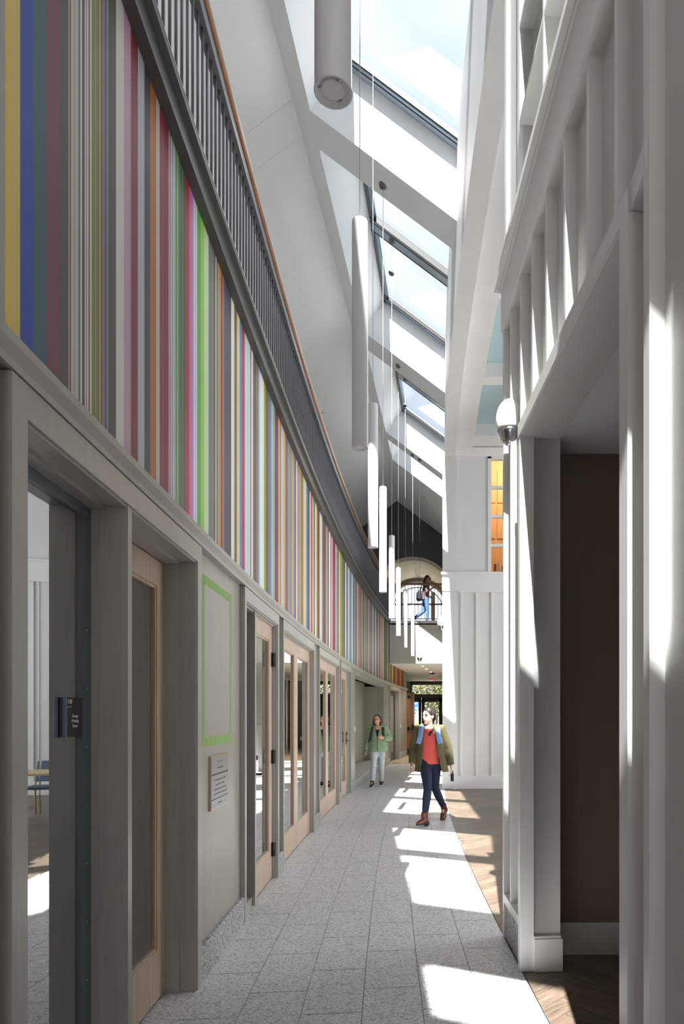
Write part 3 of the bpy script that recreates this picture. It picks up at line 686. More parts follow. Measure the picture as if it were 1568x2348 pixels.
m = MB(); m.box(-0.23, 8, WY - 0.045, WY, 0, 0.20); m.box(0.0, 8, WY - 0.04, WY, 0.20, 0.27); m.build('baseboard', 'white_trim', wf)
for k in range(14):
    x = 0.165 + k * 0.325; m = MB(); m.box(x, x + 0.045, WY - 0.032, WY, 0.27, 4.17); m.build('batten', 'white_trim', wf)
m = MB()
for j, (dy, z0, z1) in enumerate(((0.12, 7.15, 7.22), (0.08, 7.10, 7.15), (0.035, 7.06, 7.10))): m.box(0.0, 8, WY - dy, WY, z0, z1)
m.build('crown_mould', 'white_trim', wf)
w8 = struct('window_8', label='inner window glowing orange above the side-room ledge')
m = MB(); m.box(0.745, 0.82, WY - 0.03, WY + 0.1, 4.6, 7.08); m.box(0.745, 2.2, WY - 0.03, WY + 0.1, 7.02, 7.08); m.box(2.08, 2.2, WY - 0.03, WY + 0.1, 4.6, 7.08)
m.build('window_frame', 'white_trim', w8)
for z in (5.15, 5.77, 6.39):
    m = MB(); m.box(0.82, 2.1, WY, WY + 0.08, z, z + 0.06); m.build('muntin', 'white_trim', w8)
m = MB(); m.box(0.82, 2.1, WY + 0.05, WY + 0.055, 4.6, 7.03); m.build('pane', 'window_glass', w8)
wo = struct('wall_orange_room', label='orange lit panelled room behind the inner window')
m = MB(); m.box(0.3, 3.2, WY + 2.6, WY + 2.7, 4.6, 8.0); m.box(0.2, 0.3, WY + 0.15, WY + 2.7, 4.6, 8.0); m.box(3.2, 3.3, WY + 0.15, WY + 2.7, 4.6, 8); m.build('orange_wall', 'orange_wall', wo)
m = MB(); m.box(0.3, 3.2, WY + 0.15, WY + 2.7, 4.4, 4.6); m.build('floor_slab', 'subfloor', wo)
m = MB(); m.box(0.2, 3.3, WY + 0.15, WY + 2.7, 8.0, 8.1); m.build('ceiling_slab', 'orange_wall', wo)
for k in range(4):
    for zz in (6.0, 6.9):
        m = MB(); m.box(0.5 + k * 0.62, 1.06 + k * 0.62, WY + 2.57, WY + 2.6, zz, zz + 0.82); m.build('wall_board', 'orange_wall', wo)
# coffered ceiling of the side room
cf = struct('ceiling_room', label='coffered ceiling with pale blue panels over the side room')
m = MB(); abox(m, PR, YP1 - .1, WY, 0.2, 8.0, 7.48, 7.56, 1.0); m.build('blue_panel', 'coffer_blue', cf)
m = MB(); abox(m, PR, YP1 - .1, WY, 0.2, 0.60, 7.22, 7.48); m.build('coffer_rib', 'white_paint', cf)
for y in (4.7, 6.55, 8.95, 11.35, 13.75):
    m = MB(); m.box(XL(y) + WID + 0.3, 8, y, y + (0.28 if y < 13 else 0.65), 7.24, 7.48); m.build('coffer_rib', 'white_paint', cf)
for x in (2.35, 4.4, 6.4):
    m = MB(); m.box(x, x + 0.3, 4.7, WY, 7.23, 7.48); m.build('coffer_rib', 'white_paint', cf)
# side room: near wall, window wall
m = MB(); m.box(0.62, 8.2, 4.52, 4.70, 0, 7.5); o = m.build('wall_room_near', 'white_paint'); tag(o, kind='structure')
we = struct('wall_room_side', label='window wall of the side room')
m = MB(); m.box(8.0, 8.2, 4.6, 14.5, 0, 0.6); m.box(8.0, 8.2, 4.6, 14.5, 5.8, 7.5)
for y in (4.6, 7.9, 11.2, 14.2): m.box(7.95, 8.2, y, y + 0.35, 0.6, 5.8)
m.build('wall_face', 'white_paint', we)
w9 = struct('window_9', label='tall windows of the side room')
for y in (6.4, 9.7, 12.9):
    m = MB(); m.box(8.02, 8.1, y, y + 0.06, 0.6, 5.8); m.build('mullion', 'white_trim', w9)
m = MB()
for z in (2.6, 4.2): m.box(8.02, 8.1, 4.9, 14.3, z, z + 0.06)
m.build('transom_bar', 'white_trim', w9)

# wall behind the camera, with an opening added to let daylight in
wk = struct('wall_lobby', label='lobby wall behind the viewer with an added daylight opening')
m = MB(); m.box(-7.2, -1.6, -5.1, -4.95, 0, 12); m.box(2.0, 4.0, -5.1, -4.95, 0, 12); m.box(-1.6, 2.0, -5.1, -4.95, 0, 0.2); m.box(-1.6, 2.0, -5.1, -4.95, 3.1, 12); m.build('wall_face', 'white_paint', wk)

# ================================================================== FAR END: bridge, gable, vault, exit doors
YB = YEND
xl, xr = XL(YB) - 0.2, XL(YB) + WID
br = struct('floor_bridge', label='pale plaster bridge floor spanning the hall at second-floor level')
m = MB(); m.box(xl, xr + 0.3, YB, 25.6, 4.46, 4.585); m.build('slab', 'fascia_plaster', br)
m = MB(); m.box(XL(YB) - 0.05, xr + 0.3, YB, YB + 0.12, 3.22, 4.50); m.build('fascia', 'fascia_plaster', br)
m = MB(); m.box(XL(YB) - 0.05, xr + 0.3, YB - 0.03, YB, 4.50, 4.585); m.build('nosing', 'white_trim', br)
m = MB(); m.box(-3.2, 1.6, YB + 0.04, 33.1, 3.225, 3.36); o = m.build('ceiling_low', 'ceiling_paint'); tag(o, kind='structure')
rl = empty('bridge_railing', (XL(YB) + 0.1, YB + 0.05, 4.585)); tag(rl, 'thin picket railing with wooden handrail along the bridge edge', 'railing')
x0, x1 = XL(YB) + 0.05, xr
m = MB(); m.box(x0, x1, YB + 0.02, YB + 0.08, 5.74, 5.79); under(m.build('handrail', 'handrail_wood'), rl)
m = MB(); m.box(x0, x1, YB + 0.035, YB + 0.065, 4.64, 4.66); under(m.build('bottom_rail', 'picket_steel'), rl)
nb = int((x1 - x0) / 0.105)
bsrc = None
for i in range(nb + 1):
    if bsrc is None: bsrc = MB().lathe([(0.007, 0), (0.007, 1.10)], n=8).build('baluster', 'picket_steel'); o = bsrc
    else: o = inst(bsrc, 'baluster')
    o.location = (x0 + 0.02 + i * 0.105, YB + 0.05, 4.64); under(o, rl)
# gable wall with the arch
YG, AX, AZ, AR = 25.4, -1.50, 5.93, 1.50
gw = struct('wall_gable', label='charcoal gable wall pierced by the arched opening')
m = MB(); xs = sorted(set([-7.0, AX - AR, AX + AR, 0.6, RX] + [AX + AR * math.cos(math.pi * i / 40) for i in range(41)]))
def roofz(x): return RZ - 0.75 * abs(x - RX) + 0.1
def archz(x):
    q = AR * AR - (x - AX) ** 2; return AZ + math.sqrt(q) if q > 1e-6 else None
for a, b in zip(xs[:-1], xs[1:]):
    c = (a + b) / 2; inside = abs(c - AX) < AR
    za = (archz(a) or AZ) if inside else 4.5; zb = (archz(b) or AZ) if inside else 4.5
    m.hexa([(a, YG, za), (b, YG, zb), (b, YG + 0.2, zb), (a, YG + 0.2, za), (a, YG, roofz(a)), (b, YG, roofz(b)), (b, YG + 0.2, roofz(b)), (a, YG + 0.2, roofz(a))])
m.build('wall_face', 'charcoal_wall', gw)
cv = struct('ceiling_vault', label='cream barrel vault behind the arch')
m = MB(); YV = 29.0; prof = [(AX + AR * math.cos(math.pi * i / 40), AZ + AR * math.sin(math.pi * i / 40)) for i in range(41)]
prof = [(AX + AR, 4.6)] + prof + [(AX - AR, 4.6)]
po = [(AX + (x - AX) * 1.06, AZ + (z - AZ) * (1.06 if z > AZ else 1)) for x, z in prof]
for i in range(len(prof) - 1):
    a, b, c, d = prof[i], prof[i + 1], po[i + 1], po[i]
    m.hexa([(a[0], YG - 0.004, a[1]), (b[0], YG - 0.004, b[1]), (b[0], YV, b[1]), (a[0], YV, a[1]), (d[0], YG - 0.004, d[1]), (c[0], YG - 0.004, c[1]), (c[0], YV, c[1]), (d[0], YV, d[1])])
m.build('vault_shell', 'cream_plaster', cv)
m = MB(); m.box(-3.2, 0.3, YG, YV + 0.2, 4.4, 4.59); m.build('vault_floor', 'subfloor', cv)
# arched window
w10 = struct('window_10', label='tall arched window at the end of the vault')
def ring(mb, r0, r1, y0, y1, zb):
    pr = lambda r: [(AX + r, zb)] + [(AX + r * math.cos(math.pi * i / 32), AZ + r * math.sin(math.pi * i / 32)) for i in range(33)] + [(AX - r, zb)]
    a, b = pr(r0), pr(r1)
    for i in range(len(a) - 1):
        mb.hexa([(a[i][0], y0, a[i][1]), (a[i + 1][0], y0, a[i + 1][1]), (a[i + 1][0], y1, a[i + 1][1]), (a[i][0], y1, a[i][1]), (b[i][0], y0, b[i][1]), (b[i + 1][0], y0, b[i + 1][1]), (b[i + 1][0], y1, b[i + 1][1]), (b[i][0], y1, b[i][1])])
m = MB(); ring(m, 1.36, 1.52, YV, YV + 0.14, 4.6); m.build('window_surround', 'grey_trim', w10)
m = MB(); ring(m, 1.29, 1.37, YV - 0.04, YV + 0.08, 4.6); ring(m, 1.10, 1.14, YV, YV + 0.06, 5.93); m.build('arch_frame', 'white_trim', w10)
for x in (AX - 0.72, AX + 0.66):
    m = MB(); m.box(x - 0.075, x + 0.075, YV, YV + 0.08, 4.6, 6.85); m.build('mullion', 'grey_trim', w10)
for z in (6.30,):
    m = MB(); m.box(AX - 1.3, AX + 1.3, YV, YV + 0.08, z, z + 0.06); m.build('transom_bar', 'frame_grey', w10)
m = MB(); ring(m, 0.001, 1.3, YV + 0.03, YV + 0.035, 4.6); m.build('pane', 'window_glass', w10)

# far low hall: left jog, end wall with glazed exit doors
m = MB(); m.box(-3.2, XL(YFAR) - 0.0, YFAR, YFAR + 0.12, 0, 3.22); m.box(XL(YFAR) - 0.06, XL(YFAR) + 0.0, YFAR - 0.1, YFAR + 0.12, 0, 3.22); m.box(-3.2, -3.1, YFAR, 33, 0, 3.3); o = m.build('wall_vestibule', 'sage_wall'); tag(o, kind='structure')
m = MB(); m.box(-3.2, 2.0, 22.25, 33.4, -0.05, -0.001); o = m.build('floor_vestibule', 'pavement'); tag(o, kind='structure')
YE = 33.0; EX0, EX1 = -2.06, 0.35
m = MB(); m.box(-3.2, EX0, YE, YE + 0.15, 0, 3.3); m.box(EX1, 2.0, YE, YE + 0.15, 0, 3.3); o = m.build('wall_end', 'sage_wall'); tag(o, kind='structure')
de = struct('door_8', label='grey metal exit doors with transom window at the hall end')
m = MB(); 
m.box(EX0, EX0 + 0.07, YE - .02, YE + .12, 0, 3.22); m.box(EX1 - .07, EX1, YE - .02, YE + .12, 0, 3.22); m.box(EX0, EX1, YE - .02, YE + .12, 3.05, 3.22); m.box(EX0, EX1, YE - .02, YE + .12, 2.42, 2.60)
m.build('door_frame', 'dark_steel', de)
xm = -1.53
for (a, b) in ((EX0 + 0.07, xm - 0.01), (xm + 0.01, xm + 1.0)):
    m = MB(); st = 0.13 if a < xm - 0.3 else 0.15
    m.box(a, a + 0.05 if b < xm else a + st, YE + .02, YE + .07, 0, 2.42); m.box(b - st, b, YE + .02, YE + .07, 0, 2.42); m.box(a, b, YE + .02, YE + .07, 2.22, 2.42); m.box(a, b, YE + .02, YE + .07, 0, 0.26); m.box(a, b, YE + .02, YE + .07, 0.98, 1.06)
    lf = m.build('door_leaf', 'dark_steel', de)
    m = MB(); m.box(a + .05, b - .05, YE + .04, YE + .046, 0.26, 2.22); m.build('glass_pane', 'window_glass', lf)
    m = MB(); xa = b - 0.08 if b < xm else a + 0.08
    m.tube([(xa, YE - .03, 0.85), (xa, YE - .03, 2.3)], 0.02, 8); m.box(xa - .03, xa + .03, YE - .05, YE + .02, 2.2, 2.36); m.box(xa - .03, xa + .03, YE - .05, YE + .02, 0.85, 1.05); m.build('exit_device', 'black_metal', lf)
m = MB(); m.box(xm + 0.35, xm + 0.72, YE - 0.06, YE + 0.02, 2.26, 2.40); m.build('door_closer', 'black_metal', de)
m = MB(); m.box(xm + 1.0, EX1 - 0.07, YE + .02, YE + .07, 0, 2.42); m.build('side_panel', 'dark_steel', de)
m = MB(); m.box(EX0 + .07, EX1 - .07, YE + .04, YE + .046, 2.6, 3.05); m.build('transom_pane', 'window_glass', de)
dw = struct('door_9', label='brown oak door standing open before the exit')
pa, pb = Vector((XL(YFAR) + 0.01, 26.3, 0)), Vector((XL(YFAR) + 0.19, 27.25, 0)); dr = (pb - pa).normalized(); nn = Vector((dr.y, -dr.x, 0))
def obox(mb, s0, s1, d0, d1, z0, z1):
    q = lambda s, d, z: pa + dr * s + nn * d + Vector((0, 0, z))
    mb.hexa([q(s0, d0, z0), q(s1, d0, z0), q(s1, d1, z0), q(s0, d1, z0), q(s0, d0, z1), q(s1, d0, z1), q(s1, d1, z1), q(s0, d1, z1)]); return mb
lf = obox(MB(), 0, 0.96, -0.045, 0, 0.01, 2.42).build('door_leaf', 'door_oak_dark', dw)
obox(MB(), 0.02, 0.9, 0, 0.004, 0.01, 0.26).build('kick_plate', 'black_metal', lf)
m = MB(); obox(m, 0.05, 0.85, 0.04, 0.07, 1.0, 1.04); obox(m, 0.05, 0.12, 0, 0.07, 0.97, 1.12); obox(m, 0.78, 0.85, 0, 0.06, 0.98, 1.2); m.build('panic_bar', 'black_metal', lf)
obox(MB(), 0.05, 0.45, 0, 0.05, 2.24, 2.34).build('door_closer', 'black_metal', lf)
obox(MB(), 0.96, 1.06, -0.09, 0.03, 0, 2.5).build('door_post', 'sage_wall', dw)

# ================================================================== LAMPS
PEND = [(764, 1.82), (825, 4.24), (855, 6.74), (878, 9.18), (898, 11.66), (913, 14.2), (929, 16.63), (946, 19.03)]
def build_pendant():
    r = empty('pendant_light')
    m = MB(); m.lathe([(0.004, 1.43), (0.040, 1.43), (0.047, 1.425), (0.05, 1.41), (0.05, 0.004), (0.0515, 0.002), (0.0515, 0.0), (0.047, -0.001), (0.036, 0.012), (0.031, 0.012)], n=36)
    m.build('tube', 'pendant_white', r)
    m = MB(); m.lathe([(0.031, 0.013), (0.030, 0.006), (0.002, 0.006)], n=28, smooth=False); m.build('lens', 'pendant_white', r)
    m = MB()
    for k in range(3):
        a = k * 2.1 + 1.2; c, s_ = math.cos(a), math.sin(a); m.box(c * .037 - .004, c * .037 + .004, s_ * .037 - .004, s_ * .037 + .004, 0.005, 0.014)
    m.build('clip', 'chrome', r)
    return r
p0 = build_pendant()
for i, (px, y) in enumerate(PEND):
    o = p0 if i == 0 else copy_tree(p0)
    x = (px - CX) / FPX * y; o.location = (x, y, 3.227)
    onbar = i % 2 == 0
    zc = RZ - 0.75 * (x - RX) + (0.91 if onbar else 0.0)
    m = MB(); m.tube([(0, 0, 1.42), (0, 0, zc - 3.227)], 0.0022 if i else 0.003, 6); m.build('cable', 'cable_grey', o)
    nv = Vector((0.6, 0, 0.8)); c = Vector((0, 0, zc - 3.227))
    m = MB(); m.tube([c, c - nv * 0.02, c - nv * 0.035], [0.055, 0.055, 0.045], 20); m.tube([c - nv * 0.035, c - nv * 0.06], 0.012, 10); m.build('canopy', 'aluminium', o)
    tag(o, 'slim white cylinder pendant lamp hung on a thin cable under the skylights', 'pendant lamp', 'row of cylinder pendants')

def egg(parent, c, ra, rz, cut):
    """opal glass egg with metal lower cap, centre c, cut = height fraction of the cap"""
    prof = [(max(0.0015, ra * math.sin(math.pi * i / 24) * (1 - 0.10 * math.cos(math.pi * i / 24))), -rz * math.cos(math.pi * i / 24)) for i in range(25)]
    k = max(2, int(24 * cut))
    MB().lathe(prof[k:], c, 24).build('glass_shade', 'lamp_glass', parent)
    MB().lathe([(r * 1.02, z) for r, z in prof[:k]] + [(prof[k][0] * 1.03, prof[k][1])], c, 24).build('metal_cap', 'chrome', parent)
# wall sconces
for (P, loc, lb) in ((1, PR(4.50, 0.0, 3.50), 'white egg-shaped wall sconce with chrome tip on the near white pier'), (2, Vector((-0.24, 14.42, 3.52)), 'white egg-shaped wall sconce on the far white corner pilaster')):
    e = empty('wall_sconce', loc); tag(e, lb, 'wall lamp')
    egg(e, (0, 0, 0), 0.092, 0.155, 0.40)
    m = MB(); m.box(-0.0, 0.06, -0.04, 0.04, -0.10, 0.10); m.build('back_plate', 'aluminium', e)
# hanging egg lamp
e = empty('egg_pendant', ((962 - CX) / FPX * 18.95, 18.95, 3.22)); tag(e, 'small white egg pendant with chrome tip hanging before the bridge', 'pendant lamp')
egg(e, (0, 0, 0), 0.085, 0.16, 0.40)
zc = RZ - 0.75 * (e.location.x - RX) - 3.22
m = MB(); m.tube([(0, 0, 0.15), (0, 0, zc)], 0.003, 6); m.build('cable', 'black_metal', e)
m = MB(); m.lathe([(0.05, zc - 0.05), (0.05, zc - 0.0)], n=16); m.build('canopy', 'aluminium', e)

def downlight(loc, nrm_, label, group, lit=False):
    e = empty('recessed_light', loc); e.rotation_euler = Vector(nrm_).to_track_quat('-Z', 'Y').to_euler()
    m = MB(); m.lathe([(0.045, -0.001), (0.062, -0.001), (0.062, -0.006), (0.05, -0.008), (0.045, -0.006)], n=24); m.build('trim_ring', 'white_trim', e)
    m = MB(); m.lathe([(0.045, -0.003), (0.030, -0.0008), (0.002, -0.0008)], n=24); m.build('lamp_face', 'lamp_on' if lit else 'black_metal', e)
    m = MB(); m.ball((0.006, 0, -0.004), (0.02, 0.02, 0.008), 12, 6); m.build('bulb', 'lamp_on' if lit else 'chrome', e)
    if lit:
        L = bpy.data.lights.new('recessed_light_lamp', 'SPOT'); L.energy = 60; L.color = (1, .88, .72); L.spot_size = 2.2; L.spot_blend = 0.6; L.shadow_soft_size = 0.04
        q = bpy.data.objects.new('recessed_light_lamp', L); link(q, e); q.location = (0, 0, -0.03)
    tag(e, label, 'ceiling light', group); return e
for px, py in ((621, 645), (739, 946), (838, 1138)):
    a, b = (px - CX) / FPX, (CY - py) / FPX; y = (RZ - 0.75 * RX - HC) / (b - 0.75 * a)
    downlight((a * y, y, HC + b * y), (0.6, 0, -0.8), 'small round recessed light in the left sloping ceiling above the railing', 'recessed lights in left slope')
for px, py in ((972, 1141), (982, 1175)):
    a, b = (px - CX) / FPX, (CY - py) / FPX; y = (RZ + 0.75 * RX - HC) / (b + 0.75 * a)
    downlight((a * y, y, HC + b * y), (-0.6, 0, -0.8), 'small round recessed light in the right slope near the charcoal gable', 'recessed lights in right slope')
for px, y in ((969, 22.9), (977, 24.2), (988, 25.9)):
    downlight(((px - CX) / FPX * y, y, 3.22), (0, 0, -1), 'lit round recessed light in the low ceiling under the bridge', 'recessed lights under bridge', True)
# slot in the vault
e = empty('slot_diffuser', (AX + 0.02, 26.0, AZ + AR)); tag(e, 'pair of thin dark slots in the cream vault', 'air vent')
for x in (-0.06, 0.03):
    m = MB(); m.box(x, x + 0.035, 0.0, 0.7, -0.012, 0.0); m.build('slot', 'black_metal', e)
    m = MB(); m.box(x, x + 0.035, 1.0, 2.6, -0.012, 0.0); m.build('slot', 'black_metal', e)

# warm lamp of the orange room seen through the inner window
e = empty('orange_lamp', (1.5, WY + 1.4, 8.0)); tag(e, 'warm ceiling lamp in the orange room behind the inner window', 'ceiling light')
m = MB(); m.lathe([(0.15, 0), (0.15, -0.05), (0.002, -0.06)], n=20); m.build('lamp_body', 'lamp_on', e)
L = bpy.data.lights.new('orange_lamp_light', 'POINT'); L.energy = 60; L.color = (1, .78, .5); L.shadow_soft_size = 0.15
o = bpy.data.objects.new('orange_lamp_light', L); link(o, e); o.location = (0, 0, -0.25)

# ================================================================== SIGNS AND SMALL THINGS ON THE LEFT WALL
def zpx(py, y): return HC + (CY - py) / FPX * y
def wall_text(body, size, y, d, z, mat, parent, align='CENTER', sx=1.0):
    me = text_mesh(body, size, align); me.materials.append(MATS[mat])
    o = bpy.data.objects.new('lettering', me); link(o)
    n = nrm(y); t = (-n[1], n[0]); p = PL(y, d, z)
    o.matrix_world = Matrix(((t[0] * sx, 0, n[0], p.x), (t[1] * sx, 0, n[1], p.y), (0, 1, 0, p.z), (0, 0, 0, 1)))
    under(o, parent); return o
ya, yb = YL(150, -0.125), YL(188, -0.125); yc = (ya + yb) / 2
za, zb = zpx(1690, ya), zpx(1599, ya)
sg = empty('room_sign', PL(yc, -0.135, za)); tag(sg, 'dark room sign reading 130 Group Meeting Space on the glass', 'sign')
m = MB(); abox(m, PL, ya + 0.004, yb, -0.1415, -0.123, za, zb); under(m.build('sign_plate', 'sign_face'), sg)
m = MB(); abox(m, PL, ya - 0.002, ya + 0.006, -0.1335, -0.1225, za - 0.003, zb); under(m.build('edge_strip', 'sign_edge'), sg)
H = zb - za; Wd = yb - ya
wall_text('130', H * 0.16, ya + Wd * 0.10, -0.1225, zb - H * 0.11, 'sign_text', sg, 'LEFT')
for k, t_ in enumerate(('Group', 'Meeting', 'Space')): wall_text(t_, H * 0.125, yc + Wd * 0.03, -0.1225, zb - H * (0.47 + 0.125 * k), 'sign_text', sg)
for k, (bx_, bz) in enumerate(((0, 0), (0, .25), (0.18, .5), (.36, .5), (.5, .5), (.62, .3), (.18, .0), (.62, .5))):
    m = MB(); m.ball(PL(ya + Wd * (0.10 + bx_ * 0.3), -0.1225, zb - H * (0.26 - bz * 0.07)), 0.0012, 8, 5); under(m.build('braille_dot', 'sign_text'), sg)

ya, yb = YL(464, -0.018), YL(531, -0.018)
zt0, zb0 = zpx(1314, ya), zpx(1713, ya)
tp = empty('tape_outline', PL(ya, -0.018, zb0)); tag(tp, 'rectangle of green masking tape stuck on the grey wall panel above the plaque', 'tape')
for (a, b, z0, z1) in ((ya, yb, zt0 - 0.055, zt0), (ya, yb, zb0, zb0 + 0.055), (ya, ya + 0.055, zb0 + 0.055, zt0 - 0.055), (yb - 0.05, yb, zb0 + 0.055, zt0 - 0.055)):
    m = MB(); abox(m, PL, a, b, -0.0202, -0.0192, z0, z1); under(m.build('tape_strip', 'green_tape'), tp)

ya, yb = YL(482, -0.01), YL(522, -0.01); z0, z1 = zpx(1861, ya), zpx(1735, ya)
pq = empty('wall_plaque', PL(ya, -0.02, z0)); tag(pq, 'small engraved metal plaque with copper edge below the green tape', 'plaque')
m = MB(); abox(m, PL, ya, yb, -0.02, -0.006, z0, z1); under(m.build('copper_frame', 'copper_edge'), pq)
m = MB(); abox(m, PL, ya + 0.009, yb - 0.009, -0.0062, -0.0050, z0 + 0.009, z1 - 0.009); under(m.build('plate', 'brushed_metal'), pq)
rr = random.Random(5); HP = z1 - z0; m = MB(); mt2 = MB()
for k, (fz, fw, hh) in enumerate(((0.12, 0.34, 0.05), (0.24, 0.34, 0.028), (0.35, 0.95, 0.04), (0.46, 0.68, 0.028), (0.55, 0.52, 0.028), (0.635, 0.72, 0.028), (0.72, 0.80, 0.028), (0.81, 0.97, 0.028), (0.905, 0.22, 0.03))):
    w_ = (yb - ya - 0.02) * fw; yy = (ya + yb) / 2 - w_ / 2; zc = z1 - fz * HP
    while yy < (ya + yb) / 2 + w_ / 2:
        q = rr.uniform(0.004, 0.007); h_ = hh * HP * rr.uniform(0.45, 0.8)
        abox(mt2 if k == 0 else m, PL, yy, yy + q * 0.75, -0.0052, -0.0044, zc - h_ / 2, zc + h_ / 2); yy += q * 1.15
q_ = under(m.build('engraved_lines', 'bronze'), pq); q_['kind'] = 'stuff'; q_ = under(mt2.build('engraved_heading', 'copper_edge'), pq); q_['kind'] = 'stuff'

for px, py, lb in ((813.5, 1672, 'white wall switch plate between the lever door and the alcove'), (919, 1665, 'white wall switch plate beyond the bridge near the oak door')):
    y = YL(px, -0.015); z = zpx(py, y)
    e = empty('light_switch', PL(y, -0.02, z - 0.06)); tag(e, lb, 'switch')
    m = MB(); abox(m, PL, y - 0.035, y + 0.035, -0.02, -0.008, z - 0.06, z + 0.06); under(m.build('cover_plate', 'switch_white', bevel=0.003), e)
    m = MB(); abox(m, PL, y - 0.012, y + 0.012, -0.008, -0.002, z - 0.03, z + 0.03); under(m.build('rocker', 'white_trim'), e)

# exit sign
ye = 26.4; xe = (991.5 - CX) / FPX * ye; z1 = zpx(1546, ye); z0 = zpx(1562, ye)
es = empty('exit_sign', (xe, ye, 3.22)); tag(es, 'grey ceiling exit sign with red lettering and wheelchair symbol', 'sign')
m = MB(); m.box(-0.17, 0.17, -0.03, 0.03, z0 - 3.22, z1 - 3.22); m.build('sign_box', 'exit_face', es)
m = MB(); m.box(-0.08, 0.08, -0.03, 0.03, z1 - 3.22, 0); m.build('ceiling_mount', 'black_metal', es)
me = text_mesh('EXIT', 0.125); me.materials.append(MATS['exit_red']); o = bpy.data.objects.new('lettering', me); link(o, es)
o.location = (-0.06, -0.032, z0 - 3.22 + 0.085); o.rotation_euler = (math.pi / 2, 0, 0)
m = MB(); zz = z0 - 3.22 + 0.075; m.tube([(0.10, -0.034, zz + .06), (0.095, -0.034, zz + .0), (0.125, -0.034, zz - .0), (0.14, -0.034, zz - .035)], 0.007, 8)
m.tube([(0.105 + 0.038 * math.cos(t), -0.034, zz - 0.015 + 0.038 * math.sin(t)) for t in [1.9 + i * 0.45 for i in range(11)]], 0.006, 8); m.ball((0.10, -0.034, zz + 0.078), (0.012, 0.005, 0.012), 10, 6)
m.build('wheelchair_symbol', 'exit_red', es)

# ================================================================== SIDE ROOM FURNITURE (seen in the reflections)
def column(loc, label):
    e = empty('round_column', loc); tag(e, label, 'column', 'round columns of the side room')
    MB().lathe([(0.16, 0.3), (0.165, 1.5), (0.145, 3.9)], n=28).build('shaft', 'white_paint', e)
    m = MB(); m.box(-.24, .24, -.24, .24, 0, .12); m.lathe([(0.22, .12), (0.23, .17), (0.2, .24), (0.17, .3)], n=28); m.build('base', 'white_trim', e)
    m = MB(); m.lathe([(0.145, 3.9), (0.17, 3.94), (0.17, 3.98), (0.22, 4.05)], n=28); m.box(-.24, .24, -.24, .24, 4.05, 4.15); m.build('capital', 'white_trim', e)
    m = MB(); m.box(-.22, .22, -.22, .22, 4.15, 7.24); m.build('upper_post', 'white_paint', e)
column((2.5, 12.3, 0), 'white round column with capital in the side room'); column((3.3, 8.2, 0), 'white round column with capital in the side room')
def chair(loc, rz, label):
    e = empty('side_chair', loc, rz); tag(e, label, 'chair', 'blue side chairs')
    m = MB(); m.box(-.22, .22, -.22, .22, .43, .47); m.build('seat', 'chair_blue', e, bevel=0.015)
    m = MB(); m.hexa([(-.21, .2, .52), (.21, .2, .52), (.21, .23, .52), (-.21, .23, .52), (-.2, .27, .84), (.2, .27, .84), (.2, .30, .84), (-.2, .30, .84)]); m.build('backrest', 'chair_blue', e, bevel=0.01)
    for sx_ in (-1, 1):
        MB().tube([(.2 * sx_, -.2, .44), (.22 * sx_, -.24, 0)], [0.016, 0.012], 10).build('leg', 'table_top', e)
        MB().tube([(.2 * sx_, .28, .80), (.2 * sx_, .2, .44), (.22 * sx_, .27, 0)], [0.012, 0.016, 0.012], 10).build('leg', 'table_top', e)
t = empty('work_table', (1.75, 10.6, 0)); tag(t, 'light wood work table in the side room', 'table')
m = MB(); m.box(-.7, .7, -.4, .4, .71, .74); m.build('tabletop', 'table_top', t, bevel=0.004)
for sx_ in (-1, 1):
    for sy in (-1, 1): MB().tube([(.62 * sx_, .33 * sy, .71), (.64 * sx_, .35 * sy, 0)], [0.025, 0.018], 10).build('leg', 'aluminium', t)
chair((1.55, 11.25, 0), 0.1, 'blue fabric side chair on the far side of the work table'); chair((1.6, 9.85, 0), math.pi - 0.1, 'blue fabric side chair drawn up before the work table')
for k, (w_, h_, c_) in enumerate(((0.05, 0.26, 'book_cover'), (0.04, 0.30, 'orange_wall'), (0.06, 0.24, 'chair_blue'), (0.05, 0.28, 'book_cover'), (0.045, 0.25, 'table_top'))):
    x = 0.9 + k * 0.09; b_ = empty('book', (x, WY + 0.33, 4.6)); tag(b_, ('tall rust-red', 'tallest tan', 'short blue', 'rust-red second', 'pale wood-coloured')[k] + ' book standing upright on the sill of the orange window', 'book', 'books on the window sill')
    m = MB(); m.box(0, w_, 0, 0.18, 0, h_); m.build('cover', c_, b_, bevel=0.003); m = MB(); m.box(0.004, w_ - 0.004, 0.006, 0.176, h_ - 0.004, h_ + 0.001); m.build('pages', 'board_white', b_)

# ================================================================== OUTDOORS beyond the exit doors
m = MB(); m.box(-120, 120, 44, 260, -0.3, -0.12); o = m.build('ground_lawn', 'grass'); tag(o, kind='structure')
m = MB(); m.box(-30, 30, 33.15, 44, -0.3, -0.06); o = m.build('ground_paving', 'pavement'); tag(o, kind='structure')
m = MB(); m.box(-60, 60, 58, 61, -0.13, -0.11); o = m.build('ground_path', 'pavement'); tag(o, kind='structure')
def crown_mesh(seed, n, rx, rz, zc):
    r = random.Random(seed); m = MB()
    for _ in range(n):
        while True:
            p = Vector((r.uniform(-1, 1), r.uniform(-1, 1), r.uniform(-1, 1)))
            if 0.15 < p.length < 1: break
        c = Vector((p.x * rx, p.y * rx, zc + p.z * rz)); s = r.uniform(0.12, 0.34)
        u = Vector((r.gauss(0, 1), r.gauss(0, 1), r.gauss(0, 1))).normalized(); v = u.orthogonal().normalized()
        m.add([c + u * s, c + v * s * .6, c - u * s, c - v * s * .6], [(0, 1, 2, 3)])
    return m
